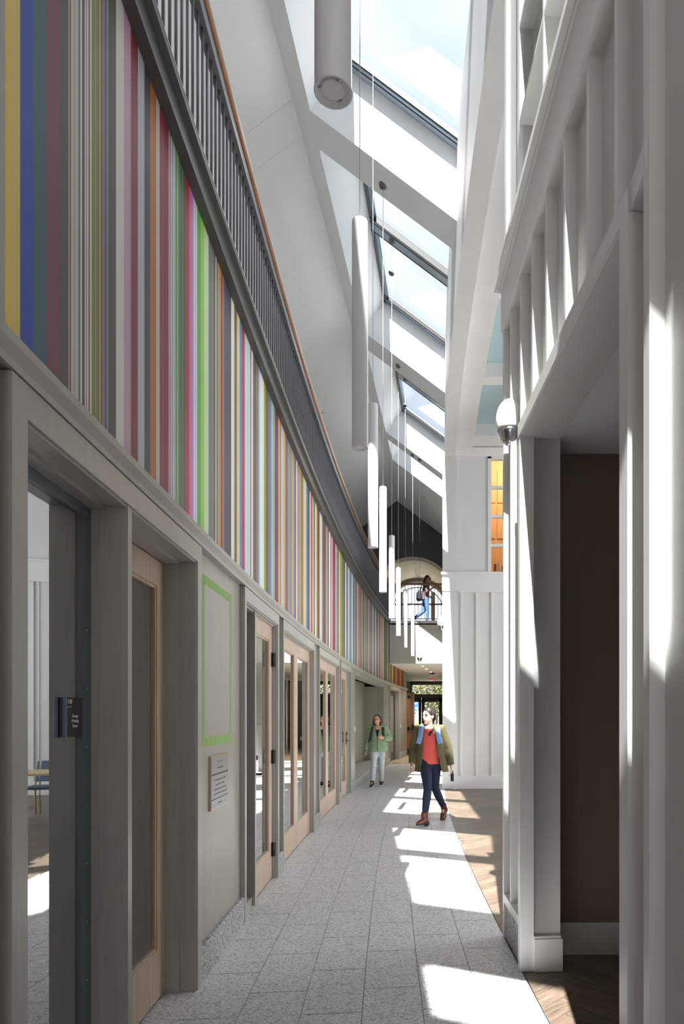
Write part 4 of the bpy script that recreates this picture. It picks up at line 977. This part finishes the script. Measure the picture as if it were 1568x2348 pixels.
def tree(seed, bark, leafm, rx, rz, zc, h):
    r = random.Random(seed); e = empty('birch_tree' if bark == 'birch_bark' else 'leafy_tree')
    m = MB(); pts = [(r.uniform(-.1, .1) * i, r.uniform(-.1, .1) * i, h * i / 5) for i in range(6)]; m.tube(pts, [0.16, .14, .12, .09, .06, .03], 9)
    for k in range(7):
        z = h * r.uniform(.3, .85); a = r.uniform(0, 6.28); l = r.uniform(1.2, 2.6)
        m.tube([(0, 0, z), (math.cos(a) * l * .5, math.sin(a) * l * .5, z + l * .35), (math.cos(a) * l, math.sin(a) * l, z + l * .8)], [.05, .03, .012], 6)
    m.build('trunk', bark, e)
    crown_mesh(seed + 50, 900, rx, rz, zc).build('foliage', leafm, e, fix=False); return e
protos = [tree(1, 'birch_bark', 'foliage_a', 2.4, 4.2, 7.0, 11), tree(2, 'bark', 'foliage_b', 2.8, 4.6, 6.0, 11), tree(3, 'bark', 'foliage_c', 3.0, 5.0, 6.0, 12)]
LBT = ['pale-barked birch with fresh yellow-green leaves beyond the lawn', 'brown-trunked tree with ochre spring leaves beyond the lawn', 'brown-trunked tree with dull green leaves beyond the lawn']
rt = random.Random(11)
for i in range(24):
    k = (i * 2 + i // 6) % 3; o = protos[k] if protos[k].get('label') is None else copy_tree(protos[k])
    row, c_ = divmod(i, 6)
    o.location = (-19 + c_ * 6.4 + (row % 2) * 3.2 + rt.uniform(-.3, .3), 96 + row * 6.6 + rt.uniform(-.3, .3), -0.12); o.rotation_euler = (0, 0, rt.uniform(0, 6)); s = rt.uniform(.85, 1.0); o.scale = (s, s, s)
    tag(o, LBT[k], 'tree', 'trees beyond the lawn')
e = empty('scoreboard', ((946 - CX) / FPX * 88, 88, -0.12)); tag(e, 'blue scoreboard with white panels on posts across the lawn', 'scoreboard')
m = MB(); m.box(-0.75, 0.75, 0, 0.2, 2.4, 4.1); m.build('board', 'scoreboard_blue', e)
for (a, b, z0, z1) in ((-.65, .5, 3.75, 4.0), (-.6, -.1, 3.2, 3.35), (.1, .6, 3.2, 3.35), (-.7, -.3, 2.5, 2.75), (-.15, .2, 2.6, 2.9), (.35, .7, 2.5, 2.75)):
    m = MB(); m.box(a, b, -0.02, 0.0, z0, z1); m.build('white_panel', 'board_white', e)
for x in (-.45, .45): MB().tube([(x, .1, 0), (x, .1, 2.4)], 0.05, 8).build('post', 'bark', e)

# ================================================================== PEOPLE
paint('skin', '#c99a82', 0.55, 0.05, 20); paint('skin_light', '#e0b39c', 0.55, 0.04, 20)
paint('hair_dark', '#2a201c', 0.5, 0.3, 40, (1, 1, .2)); paint('hair_brown', '#40291f', 0.5, 0.3, 40, (1, 1, .2))
paint('olive_cloth', '#5d5539', 0.85, 0.15, 25, bump=0.3); paint('coral_cloth', '#e65f58', 0.8, 0.06, 20); paint('navy_denim', '#1c2440', 0.85, 0.2, 30)
paint('green_fleece', '#8ba17e', 0.95, 0.14, 30, bump=0.4); paint('grey_denim', '#b9bcc2', 0.85, 0.12, 14); paint('blue_denim', '#4f6d94', 0.85, 0.15, 20)
paint('plum_cloth', '#6b5358', 0.85, 0.2, 20); paint('boot_leather', '#6b2f22', 0.4, 0.15, 15); paint('shoe_dark', '#33363a', 0.7, 0.1, 20)
paint('sole_white', '#dedcd6', 0.6, 0.05, 10); paint('pack_blue', '#7fa3d4', 0.8, 0.08, 15); paint('pack_dark', '#2b2d33', 0.8, 0.1, 15)
paint('black_knit', '#17171a', 0.9, 0.1, 20); paint('phone_case', '#b13a63', 0.4, 0.05, 10); paint('eye_dark', '#1d1512', 0.3, 0.05, 10); paint('lip', '#a8584f', 0.5, 0.05, 10)

def remeshed(mb, name, mat, parent, voxel=0.010, it=5):
    me = mb.mesh(name + '_raw'); b = bmesh.new(); b.from_mesh(me); bmesh.ops.recalc_face_normals(b, faces=b.faces); b.to_mesh(me); b.free()
    o = bpy.data.objects.new('raw', me); COL.objects.link(o)
    r = o.modifiers.new('r', 'REMESH'); r.mode = 'VOXEL'; r.voxel_size = voxel; r.use_smooth_shade = True
    s = o.modifiers.new('s', 'SMOOTH'); s.factor = 0.5; s.iterations = it
    dg = bpy.context.evaluated_depsgraph_get(); m2 = bpy.data.meshes.new_from_object(o.evaluated_get(dg)); m2.name = name
    bpy.data.objects.remove(o); m2.materials.clear(); m2.materials.append(MATS[mat])
    m2.polygons.foreach_set('use_smooth', [True] * len(m2.polygons))
    q = bpy.data.objects.new(name, m2); link(q, parent); return q
V = Vector
def hand(mb, wr, d, side, k=1.0, curl=0.4):
    """palm, four fingers of different length and a thumb; d = pointing direction, side = thumb side"""
    d = V(d).normalized(); side = V(side); side = (side - d * side.dot(d)).normalized(); nrm2 = d.cross(side).normalized()
    wr = V(wr)
    mb.tube([wr - d * .01, wr + d * .03 * k, wr + d * .085 * k], [(.026 * k, .017 * k), (.036 * k, .016 * k), (.038 * k, .014 * k)], 12, up=side)
    for f, (off, ln) in enumerate(((.028, .066), (.010, .075), (-.009, .070), (-.027, .055))):
        b0 = wr + d * .082 * k + side * off * k
        p1 = b0 + (d * math.cos(curl * .5) + nrm2 * math.sin(curl * .5)) * ln * .5 * k
        p2 = p1 + (d * math.cos(curl * 1.6) + nrm2 * math.sin(curl * 1.6)) * ln * .5 * k
        mb.capsule([b0, p1, p2], [.0088 * k, .0082 * k, .007 * k], 8)
    t0 = wr + d * .03 * k + side * .03 * k
    mb.capsule([t0, t0 + (d * .6 + side * .8) * .035 * k, t0 + (d * .85 + side * .6 + nrm2 * .3) * .062 * k], [.011 * k, .0095 * k, .008 * k], 8)

def make_body(name, loc, rz, J, skin, label):
    """J: joints in the person's own axes (faces -Y). Returns the root; body is one continuous mesh."""
    root = empty(name, loc, rz); tag(root, label, 'person')
    m = MB(); k = J['k']
    hp, ch, nb, hd = V(J['hip']), V(J['chest']), V(J['neck']), V(J['head'])
    wa = hp.lerp(ch, .5)
    m.tube([hp - V((0, 0, .09 * k)), hp, wa, ch, nb - V((0, 0, .04 * k)), nb], [(.12 * k, .09 * k), (.15 * k, .105 * k), (.115 * k, .085 * k), (.14 * k, .10 * k), (.12 * k, .08 * k), (.05 * k, .05 * k)], 20, up=(1, 0, 0))
    m.capsule([nb - V((0, 0, .06 * k)), nb.lerp(hd, .5), hd], [.052 * k, .048 * k, .05 * k], 14)
    for s in ('L', 'R'):
        sh, el, wr = (V(J[n + s]) for n in ('sh', 'el', 'wr')); h, kn, an, toe = (V(J[n + s]) for n in ('h', 'kn', 'an', 'toe'))
        m.capsule([nb.lerp(sh, .4) - V((0, 0, .05 * k)), sh, sh.lerp(el, .5), el, el.lerp(wr, .35), wr], [.06 * k, .052 * k, .045 * k, .038 * k, .039 * k, .025 * k], 14)
        m.capsule([h, h.lerp(kn, .4), kn, kn.lerp(an, .3), an], [.085 * k, .078 * k, .054 * k, .055 * k, .035 * k], 14)
        m.capsule([an, an.lerp(toe, .25), an.lerp(toe, .5)], [.028 * k, .02 * k, .014 * k], 12)
        d = (wr - el).normalized() if ('hd' + s) not in J else V(J['hd' + s])
        hand(m, wr + d * .015, d, J['th' + s], k, J.get('curl', .5))
    # head with jaw, nose, brow, ears; yaw about the neck
    yw = J['yaw']; R = Matrix.Rotation(yw, 3, 'Z')
    at = lambda x, y, z: hd + R @ V((x * k, y * k, z * k))
    def rball(c, r): 
        mm = MB(); mm.ball((0, 0, 0), tuple(a * k for a in r), 18, 12); cc = at(*c)
        m.add([cc + R @ V(p) for p in mm.v], mm.f, True)
    rball((0, .01, .03), (.076, .095, .092)); rball((0, -.022, -.035), (.060, .070, .078)); rball((0, -.055, -.088), (.030, .028, .022))
    rball((.073, .012, -.01), (.010, .018, .030)); rball((-.073, .012, -.01), (.010, .018, .030))
    m.capsule([at(0, -.086, .012), at(0, -.104, -.020), at(0, -.098, -.032)], [.010 * k, .013 * k, .012 * k], 10)
    rball((0, -.082, -.058), (.024, .014, .012)); rball((.030, -.078, .026), (.024, .014, .008)); rball((-.030, -.078, .026), (.024, .014, .008))
    body = remeshed(m, 'body', skin, root, 0.0065, 3)
    for s in (-1, 1):
        e = MB(); e.ball(at(.030 * s, -.086, .006), (.0125 * k, .008 * k, .007 * k), 12, 8); e.build('eye', 'eye_dark', root)
        e = MB(); e.tube([at(.014 * s, -.093, .024), at(.032 * s, -.091, .029), at(.050 * s, -.078, .023)], [.0035 * k, .0045 * k, .003 * k], 8); e.build('eyebrow', 'hair_dark', root)
    e = MB(); e.capsule([at(-.020, -.090, -.059), at(0, -.097, -.057), at(.020, -.090, -.059)], [.004 * k, .0065 * k, .004 * k], 8); e.build('lips', 'lip', root)
    return root, at, R
def pants(root, J, mat, ex=.016, cuff=0.0, bag=0.0):
    m = MB(); k = J['k']; hp = V(J['hip'])
    m.tube([hp - V((0, 0, .11 * k)), hp, hp + V((0, 0, .10 * k))], [(.135 * k, .11 * k), (.163 * k, .118 * k), (.135 * k, .10 * k)], 20, up=(1, 0, 0))
    for s in ('L', 'R'):
        h, kn, an = (V(J[n + s]) for n in ('h', 'kn', 'an')); en = an.lerp(kn, cuff)
        m.capsule([h, h.lerp(kn, .4), kn, kn.lerp(an, .35)], [.088 * k + ex * .6, .080 * k + ex * .6, .056 * k + ex * .7, .056 * k + ex * .7], 16)
        m.tube([kn.lerp(an, .3), kn.lerp(an, .7), en], [.056 * k + ex * .7, .043 * k + ex + bag, .037 * k + ex + bag], 16)
    return remeshed(m, 'trousers', mat, root, 0.011, 3)
def shoe(root, an, toe, mat, k=1.0, heel=0.0, high=.10, sole='black_metal', flat=True):
    an, toe = V(an), V(toe); f = toe - an; f.z = 0 if flat else f.z; f.normalize(); up = V((0, 0, 1)) if flat else (V((0, 0, 1)) - f * f.z).normalized()
    bt = an - up * (.085 * k)                                 # bottom under the ankle
    m = MB()
    m.tube([an + up * high * k, an + up * .02 * k, an - up * .04 * k], [.052 * k, .050 * k, .048 * k], 16)
    m.capsule([bt - f * .045 * k + up * .035 * k, bt + f * .02 * k + up * .042 * k, bt + f * .10 * k + up * .036 * k, bt + f * .165 * k + up * .028 * k], [(.036 * k, .036 * k), (.040 * k, .042 * k), (.044 * k, .034 * k), (.036 * k, .026 * k)], 16)
    o = remeshed(m, 'shoe', mat, root, 0.008, 3)
    m = MB(); sd = f.cross(up)
    pr = [(-.085, .028), (-.04, .037), (.03, .036), (.11, .045), (.17, .036), (.20, .012)]
    ring_ = [bt + f * a * k + sd * b * k for a, b in pr] + [bt + f * a * k - sd * b * k for a, b in reversed(pr)]
    m.sweep([[p - up * 0.0 for p in ring_], [p + up * .016 * k for p in ring_]])
    if heel: 
        q = [bt - f * .08 * k + sd * .03 * k, bt - f * .02 * k + sd * .033 * k, bt - f * .02 * k - sd * .033 * k, bt - f * .08 * k - sd * .03 * k]
        m.sweep([[p - up * heel for p in q], q])
    m.build('sole', sole, o); return o
def shell(rings, open_half, th=.014, n=26):
    """garment wall around the torso, open over +-open_half at the front; rings: centre, rx, ry"""
    m = MB(); R_ = []
    for (c, rx, ry, op) in rings:
        a0, a1 = -math.pi / 2 + op, 1.5 * math.pi - op
        ou = [V(c) + V((rx * math.cos(a0 + (a1 - a0) * i / n), ry * math.sin(a0 + (a1 - a0) * i / n), 0)) for i in range(n + 1)]
        inn = [V(c) + V(((rx - th) * math.cos(a0 + (a1 - a0) * i / n), (ry - th) * math.sin(a0 + (a1 - a0) * i / n), 0)) for i in range(n + 1)]
        R_.append(ou + inn[::-1])
    m.sweep(R_); return m
def sleeves(m, J, r0=.068, r1=.05, cuffs=.97):
    k = J['k']
    for s in ('L', 'R'):
        sh, el, wr = (V(J[n + s]) for n in ('sh', 'el', 'wr')); nb = V(J['neck'])
        m.tube([nb.lerp(sh, .35) - V((0, 0, .045 * k)), sh, sh.lerp(el, .5), el, el.lerp(wr, .5), el.lerp(wr, cuffs)], [r0 * k, r0 * k, (r0 * .55 + r1 * .45) * k, r1 * 1.04 * k, r1 * .98 * k, r1 * .82 * k], 16)
    return m

# ---- woman in olive jacket, striding towards the viewer
J = dict(k=1.0, hip=(0, 0, .93), chest=(-.005, -.02, 1.24), neck=(-.005, -.01, 1.415), head=(-.015, -.03, 1.545), yaw=math.radians(-42),
    shL=(-.16, .0, 1.36), elL=(-.235, .10, 1.10), wrL=(-.255, -.02, .86), thL=(.1, -1, 0), shR=(.165, -.02, 1.36), elR=(.265, .05, 1.08), wrR=(.305, .06, .83), thR=(-.1, -1, 0),
    hL=(-.065, -.01, .90), knL=(-.02, -.22, .52), anL=(-.06, -.30, .125), toeL=(-.14, -.44, .055), hR=(.075, .0, .90), knR=(.075, .06, .50), anR=(.20, .36, .17), toeR=(.165, .22, .06), curl=.7)
LW = ((985 - CX) / FPX * 9.75, 9.75, 0)
wA, at, R = make_body('person', LW, 0, J, 'skin_light', 'person in olive jacket and coral top with blue backpack striding forward')
pants(wA, J, 'navy_denim', .008, .16)
m = MB(); m.tube([(0, 0, .86), (0, -.005, 1.0), (-.005, -.02, 1.24), (-.005, -.012, 1.36)], [(.165, .122), (.15, .112), (.155, .115), (.12, .085)], 22, up=(1, 0, 0)); remeshed(m, 'coral_top', 'coral_cloth', wA, .010, 3)
m = shell([((0.03, .02, .74), .25, .175, .66), ((0.015, .01, .93), .215, .155, .60), ((0.005, -.01, 1.15), .19, .14, .50), ((-.005, -.01, 1.30), .182, .13, .48), ((-.005, 0, 1.385), .12, .09, .55), ((-.005, .005, 1.43), .085, .07, .6)], .5)
sleeves(m, J, .078, .062); remeshed(m, 'jacket', 'olive_cloth', wA, .009, 3)
for a, t in (('anL', 'toeL'),): shoe(wA, J[a], J[t], 'boot_leather', 1.0, .03, .08)
shoe(wA, J['anR'], J['toeR'], 'boot_leather', 1.0, .03, .08, flat=False)
m = MB(); c = at(0, .022, .045); mm = MB(); mm.ball((0, 0, 0), (.086, .100, .098), 20, 14); m.add([c + R @ V(p) for p in mm.v], mm.f, True)
m.capsule([at(0, .10, .02), at(.02, .115, -.06), at(.05, .08, -.14), at(.075, .0, -.20), at(.075, -.06, -.27)], [.035, .036, .032, .026, .016], 12)
remeshed(m, 'hair', 'hair_dark', wA, .008, 3)
bp = empty('backpack', (LW[0], LW[1] + .16, .98)); tag(bp, 'pale blue backpack worn over the olive jacket', 'backpack')
m = MB(); m.tube([(0.02, .05, -.03), (.02, .06, .05), (.02, .06, .25), (.02, .03, .38)], [(.18, .08), (.205, .10), (.20, .10), (.13, .06)], 20, up=(1, 0, 0)); remeshed(m, 'pack_body', 'pack_blue', bp, .012, 3)
m = MB(); m.tube([(0.16, .08, -.08), (.225, .06, -.05), (.245, .06, .08), (.22, .06, .20)], [.03, .045, .05, .03], 12); remeshed(m, 'side_pocket', 'pack_blue', bp, .012, 2)
for s in (-1, 1):
    m = MB(); pts = [V((s * .085, .02, .37)), V((s * .10, -.14, .445)), V((s * .115, -.262, .40)), V((s * .13, -.305, .27)), V((s * .155, -.29, .17)), V((s * .20, -.17, .06)), V((s * .17, .02, .02))]
    m.tube(pts[:5], [(.036, .012)] * 5, 12, up=(1, 0, 0)); m.build('shoulder_strap', 'pack_blue', bp)
ph = empty('phone', (LW[0] + J['wrL'][0] - .01, LW[1] - .05, .735)); tag(ph, 'pink cased phone held by the person in the olive jacket', 'phone')
m = MB(); m.box(-.006, .006, -.036, .036, 0, .13); m.build('case', 'phone_case', ph, bevel=.003); m = MB(); m.box(-.0075, -.006, -.032, .032, .006, .124); m.build('screen', 'eye_dark', ph)
kc = empty('water_bottle', (LW[0] + J['wrR'][0] + .02, LW[1] + .05, .60)); tag(kc, 'small dark bottle held low by the person in the olive jacket', 'bottle')
MB().lathe([(.02, 0), (.024, .01), (.024, .10), (.014, .125), (.014, .14)], n=14).build('flask', 'pack_dark', kc); MB().lathe([(.015, .14), (.015, .155), (.002, .156)], n=14).build('cap', 'aluminium', kc)

# ---- girl in green fleece
J = dict(k=.95, hip=(0, 0, .86), chest=(.0, -.03, 1.16), neck=(.0, -.03, 1.335), head=(-.02, -.06, 1.452), yaw=math.radians(-6),
    shL=(-.15, -.01, 1.28), elL=(-.225, .05, 1.02), wrL=(-.255, .0, .79), thL=(.1, -1, 0), shR=(.15, -.02, 1.28), elR=(.255, -.02, 1.05), wrR=(.14, -.21, 1.07), thR=(0, 0, 1),
    hL=(-.072, -.01, .83), knL=(-.082, -.16, .48), anL=(-.10, -.22, .12), toeL=(-.12, -.38, .10), hR=(.072, 0, .83), knR=(.07, .04, .47), anR=(.055, .14, .11), toeR=(.06, -.02, .035), curl=.8)
LG = ((867 - CX) / FPX * 14.7, 14.7, 0)
wB, at, R = make_body('person', LG, 0, J, 'skin', 'person in green fleece jacket and pale grey jeans walking by the alcove')
pants(wB, J, 'grey_denim', .012, .02, .004)
m = MB(); m.tube([(0, 0, .76), (0, 0, .82), (0, -.01, .98), (0, -.025, 1.16), (0, -.025, 1.27), (0, -.02, 1.325)], [(.185, .14), (.21, .155), (.195, .145), (.19, .14), (.15, .105), (.07, .065)], 22, up=(1, 0, 0))
sleeves(m, J, .085, .07)
m.tube([(.075, -.085, 1.27), (.085, -.02, 1.335), (.05, .06, 1.36), (0, .085, 1.36), (-.05, .06, 1.36), (-.085, -.02, 1.335), (-.075, -.085, 1.27)], [.024, .03, .036, .04, .036, .03, .024], 12)
remeshed(m, 'fleece_jacket', 'green_fleece', wB, .010, 3)
m = MB(); m.hexa([(-.012, -.172, 1.10), (.012, -.172, 1.10), (.012, -.16, 1.10), (-.012, -.16, 1.10), (-.045, -.155, 1.25), (.045, -.155, 1.25), (.045, -.11, 1.25), (-.045, -.11, 1.25)]); m.build('black_top', 'black_knit', wB)
m = MB(); m.hexa([(-.045, -.156, 1.24), (.045, -.156, 1.24), (.045, -.11, 1.24), (-.045, -.11, 1.24), (-.05, -.10, 1.33), (.05, -.10, 1.33), (.05, -.06, 1.33), (-.05, -.06, 1.33)]); remeshed(m, 'open_neck', 'skin', wB, .008, 3)
m = MB(); m.tube([(0, -.173, 1.10), (0, -.168, .98), (0, -.153, .80)], .005, 8); m.build('zip', 'black_metal', wB)
m = MB(); c = at(0, .026, .040); mm = MB(); mm.ball((0, 0, 0), (.084 * .97, .098 * .95, .096 * .95), 20, 14); m.add([c + R @ V(p) for p in mm.v], mm.f, True)
for s in (-1, 1): m.capsule([at(.055 * s, .04, .05), at(.078 * s, .03, -.04), at(.075 * s, .02, -.13), at(.09 * s, .01, -.19)], [.035, .034, .03, .02], 10)
m.capsule([at(0, .08, .0), at(0, .09, -.12), at(0, .09, -.2)], [.05, .06, .04], 12)
remeshed(m, 'hair', 'hair_brown', wB, .009, 3)
shoe(wB, J['anL'], J['toeL'], 'shoe_dark', .95, 0, .05, 'sole_white', flat=False); shoe(wB, J['anR'], J['toeR'], 'shoe_dark', .95, 0, .05, 'sole_white')
bp = empty('backpack', (LG[0], LG[1] + .14, .92)); tag(bp, 'dark backpack with patterned straps worn over the green fleece', 'backpack')
m = MB(); m.tube([(0, .04, 0), (0, .05, .06), (0, .05, .25), (0, .02, .36)], [(.13, .06), (.15, .08), (.14, .08), (.1, .05)], 18, up=(1, 0, 0)); remeshed(m, 'pack_body', 'pack_dark', bp, .012, 3)
for s in (-1, 1):
    m = MB(); m.tube([V((s * .08, .0, .34)), V((s * .105, -.13, .43)), V((s * .118, -.25, .37)), V((s * .125, -.30, .26)), V((s * .15, -.29, .14)), V((s * .19, -.16, .05)), V((s * .14, .02, .03))], [(.026, .010)] * 7, 10, up=(1, 0, 0)); m.build('shoulder_strap', 'pack_dark', bp)

# ---- woman walking across the bridge (in profile, facing right)
J = dict(k=1.02, hip=(0, 0, .95), chest=(.0, -.04, 1.27), neck=(.0, -.05, 1.455), head=(.0, -.085, 1.59), yaw=math.radians(-24),
    shL=(-.15, -.04, 1.39), elL=(-.20, -.05, 1.12), wrL=(-.10, -.22, 1.25), thL=(0, 0, 1), shR=(.15, -.04, 1.39), elR=(.20, .03, 1.13), wrR=(.16, -.15, 1.02), thR=(0, 0, 1),
    hL=(-.07, -.02, .92), knL=(-.07, -.08, .50), anL=(-.07, -.06, .11), toeL=(-.07, -.22, .035), hR=(.07, 0, .92), knR=(.07, .06, .50), anR=(.07, .40, .26), toeR=(.07, .36, .10), curl=.6)
LU = ((975 - CX) / FPX * 22.9, 22.9, 4.585)
wC, at, R = make_body('person', LU, math.pi / 2, J, 'skin', 'person in plum top and blue jeans walking across the upper bridge')
pants(wC, J, 'blue_denim', .010, .02)
m = MB(); m.tube([(0, .0, .88), (0, 0, 1.0), (0, -.03, 1.27), (0, -.045, 1.39), (0, -.05, 1.44)], [(.165, .135), (.155, .125), (.165, .125), (.12, .09), (.065, .06)], 20, up=(1, 0, 0)); sleeves(m, J, .066, .052, .45); remeshed(m, 'plum_top', 'plum_cloth', wC, .011, 3)
m = MB(); c = at(0, .024, .042); mm = MB(); mm.ball((0, 0, 0), (.086, .10, .098), 20, 14); m.add([c + R @ V(p) for p in mm.v], mm.f, True)
m.capsule([at(0, .07, .03), at(0, .11, -.06), at(0, .14, -.17), at(0, .15, -.27)], [.06, .06, .055, .025], 12); remeshed(m, 'hair', 'hair_brown', wC, .010, 3)
m = MB(); m.capsule([at(-.055, -.09, .008), at(-.015, -.105, .008)], [.016, .016], 10); m.capsule([at(.015, -.105, .008), at(.055, -.09, .008)], [.016, .016], 10); m.tube([at(-.08, -.0, .012), at(-.062, -.085, .012), at(.062, -.085, .012), at(.08, 0, .012)], .005, 8); m.build('sunglasses', 'black_metal', wC)
shoe(wC, J['anL'], J['toeL'], 'shoe_dark', 1.0); shoe(wC, J['anR'], J['toeR'], 'shoe_dark', 1.0, flat=False)
bp = empty('shoulder_bag', (LU[0] - .20, LU[1], LU[2] + .86)); tag(bp, 'dark bag on the back of the person crossing the bridge', 'bag')
m = MB(); m.tube([(0, 0, 0), (-.01, 0, .06), (-.01, 0, .26), (.02, 0, .34)], [(.08, .11), (.10, .14), (.09, .14), (.05, .1)], 18, up=(1, 0, 0)); remeshed(m, 'bag_body', 'pack_dark', bp, .012, 3)
m = MB(); m.tube([(.02, -.07, .32), (.10, -.10, .56), (.24, -.12, .56), (.30, -.10, .40), (.24, -.10, .18), (.05, -.10, .05)], [(.018, .006)] * 6, 8); m.build('strap', 'pack_dark', bp)
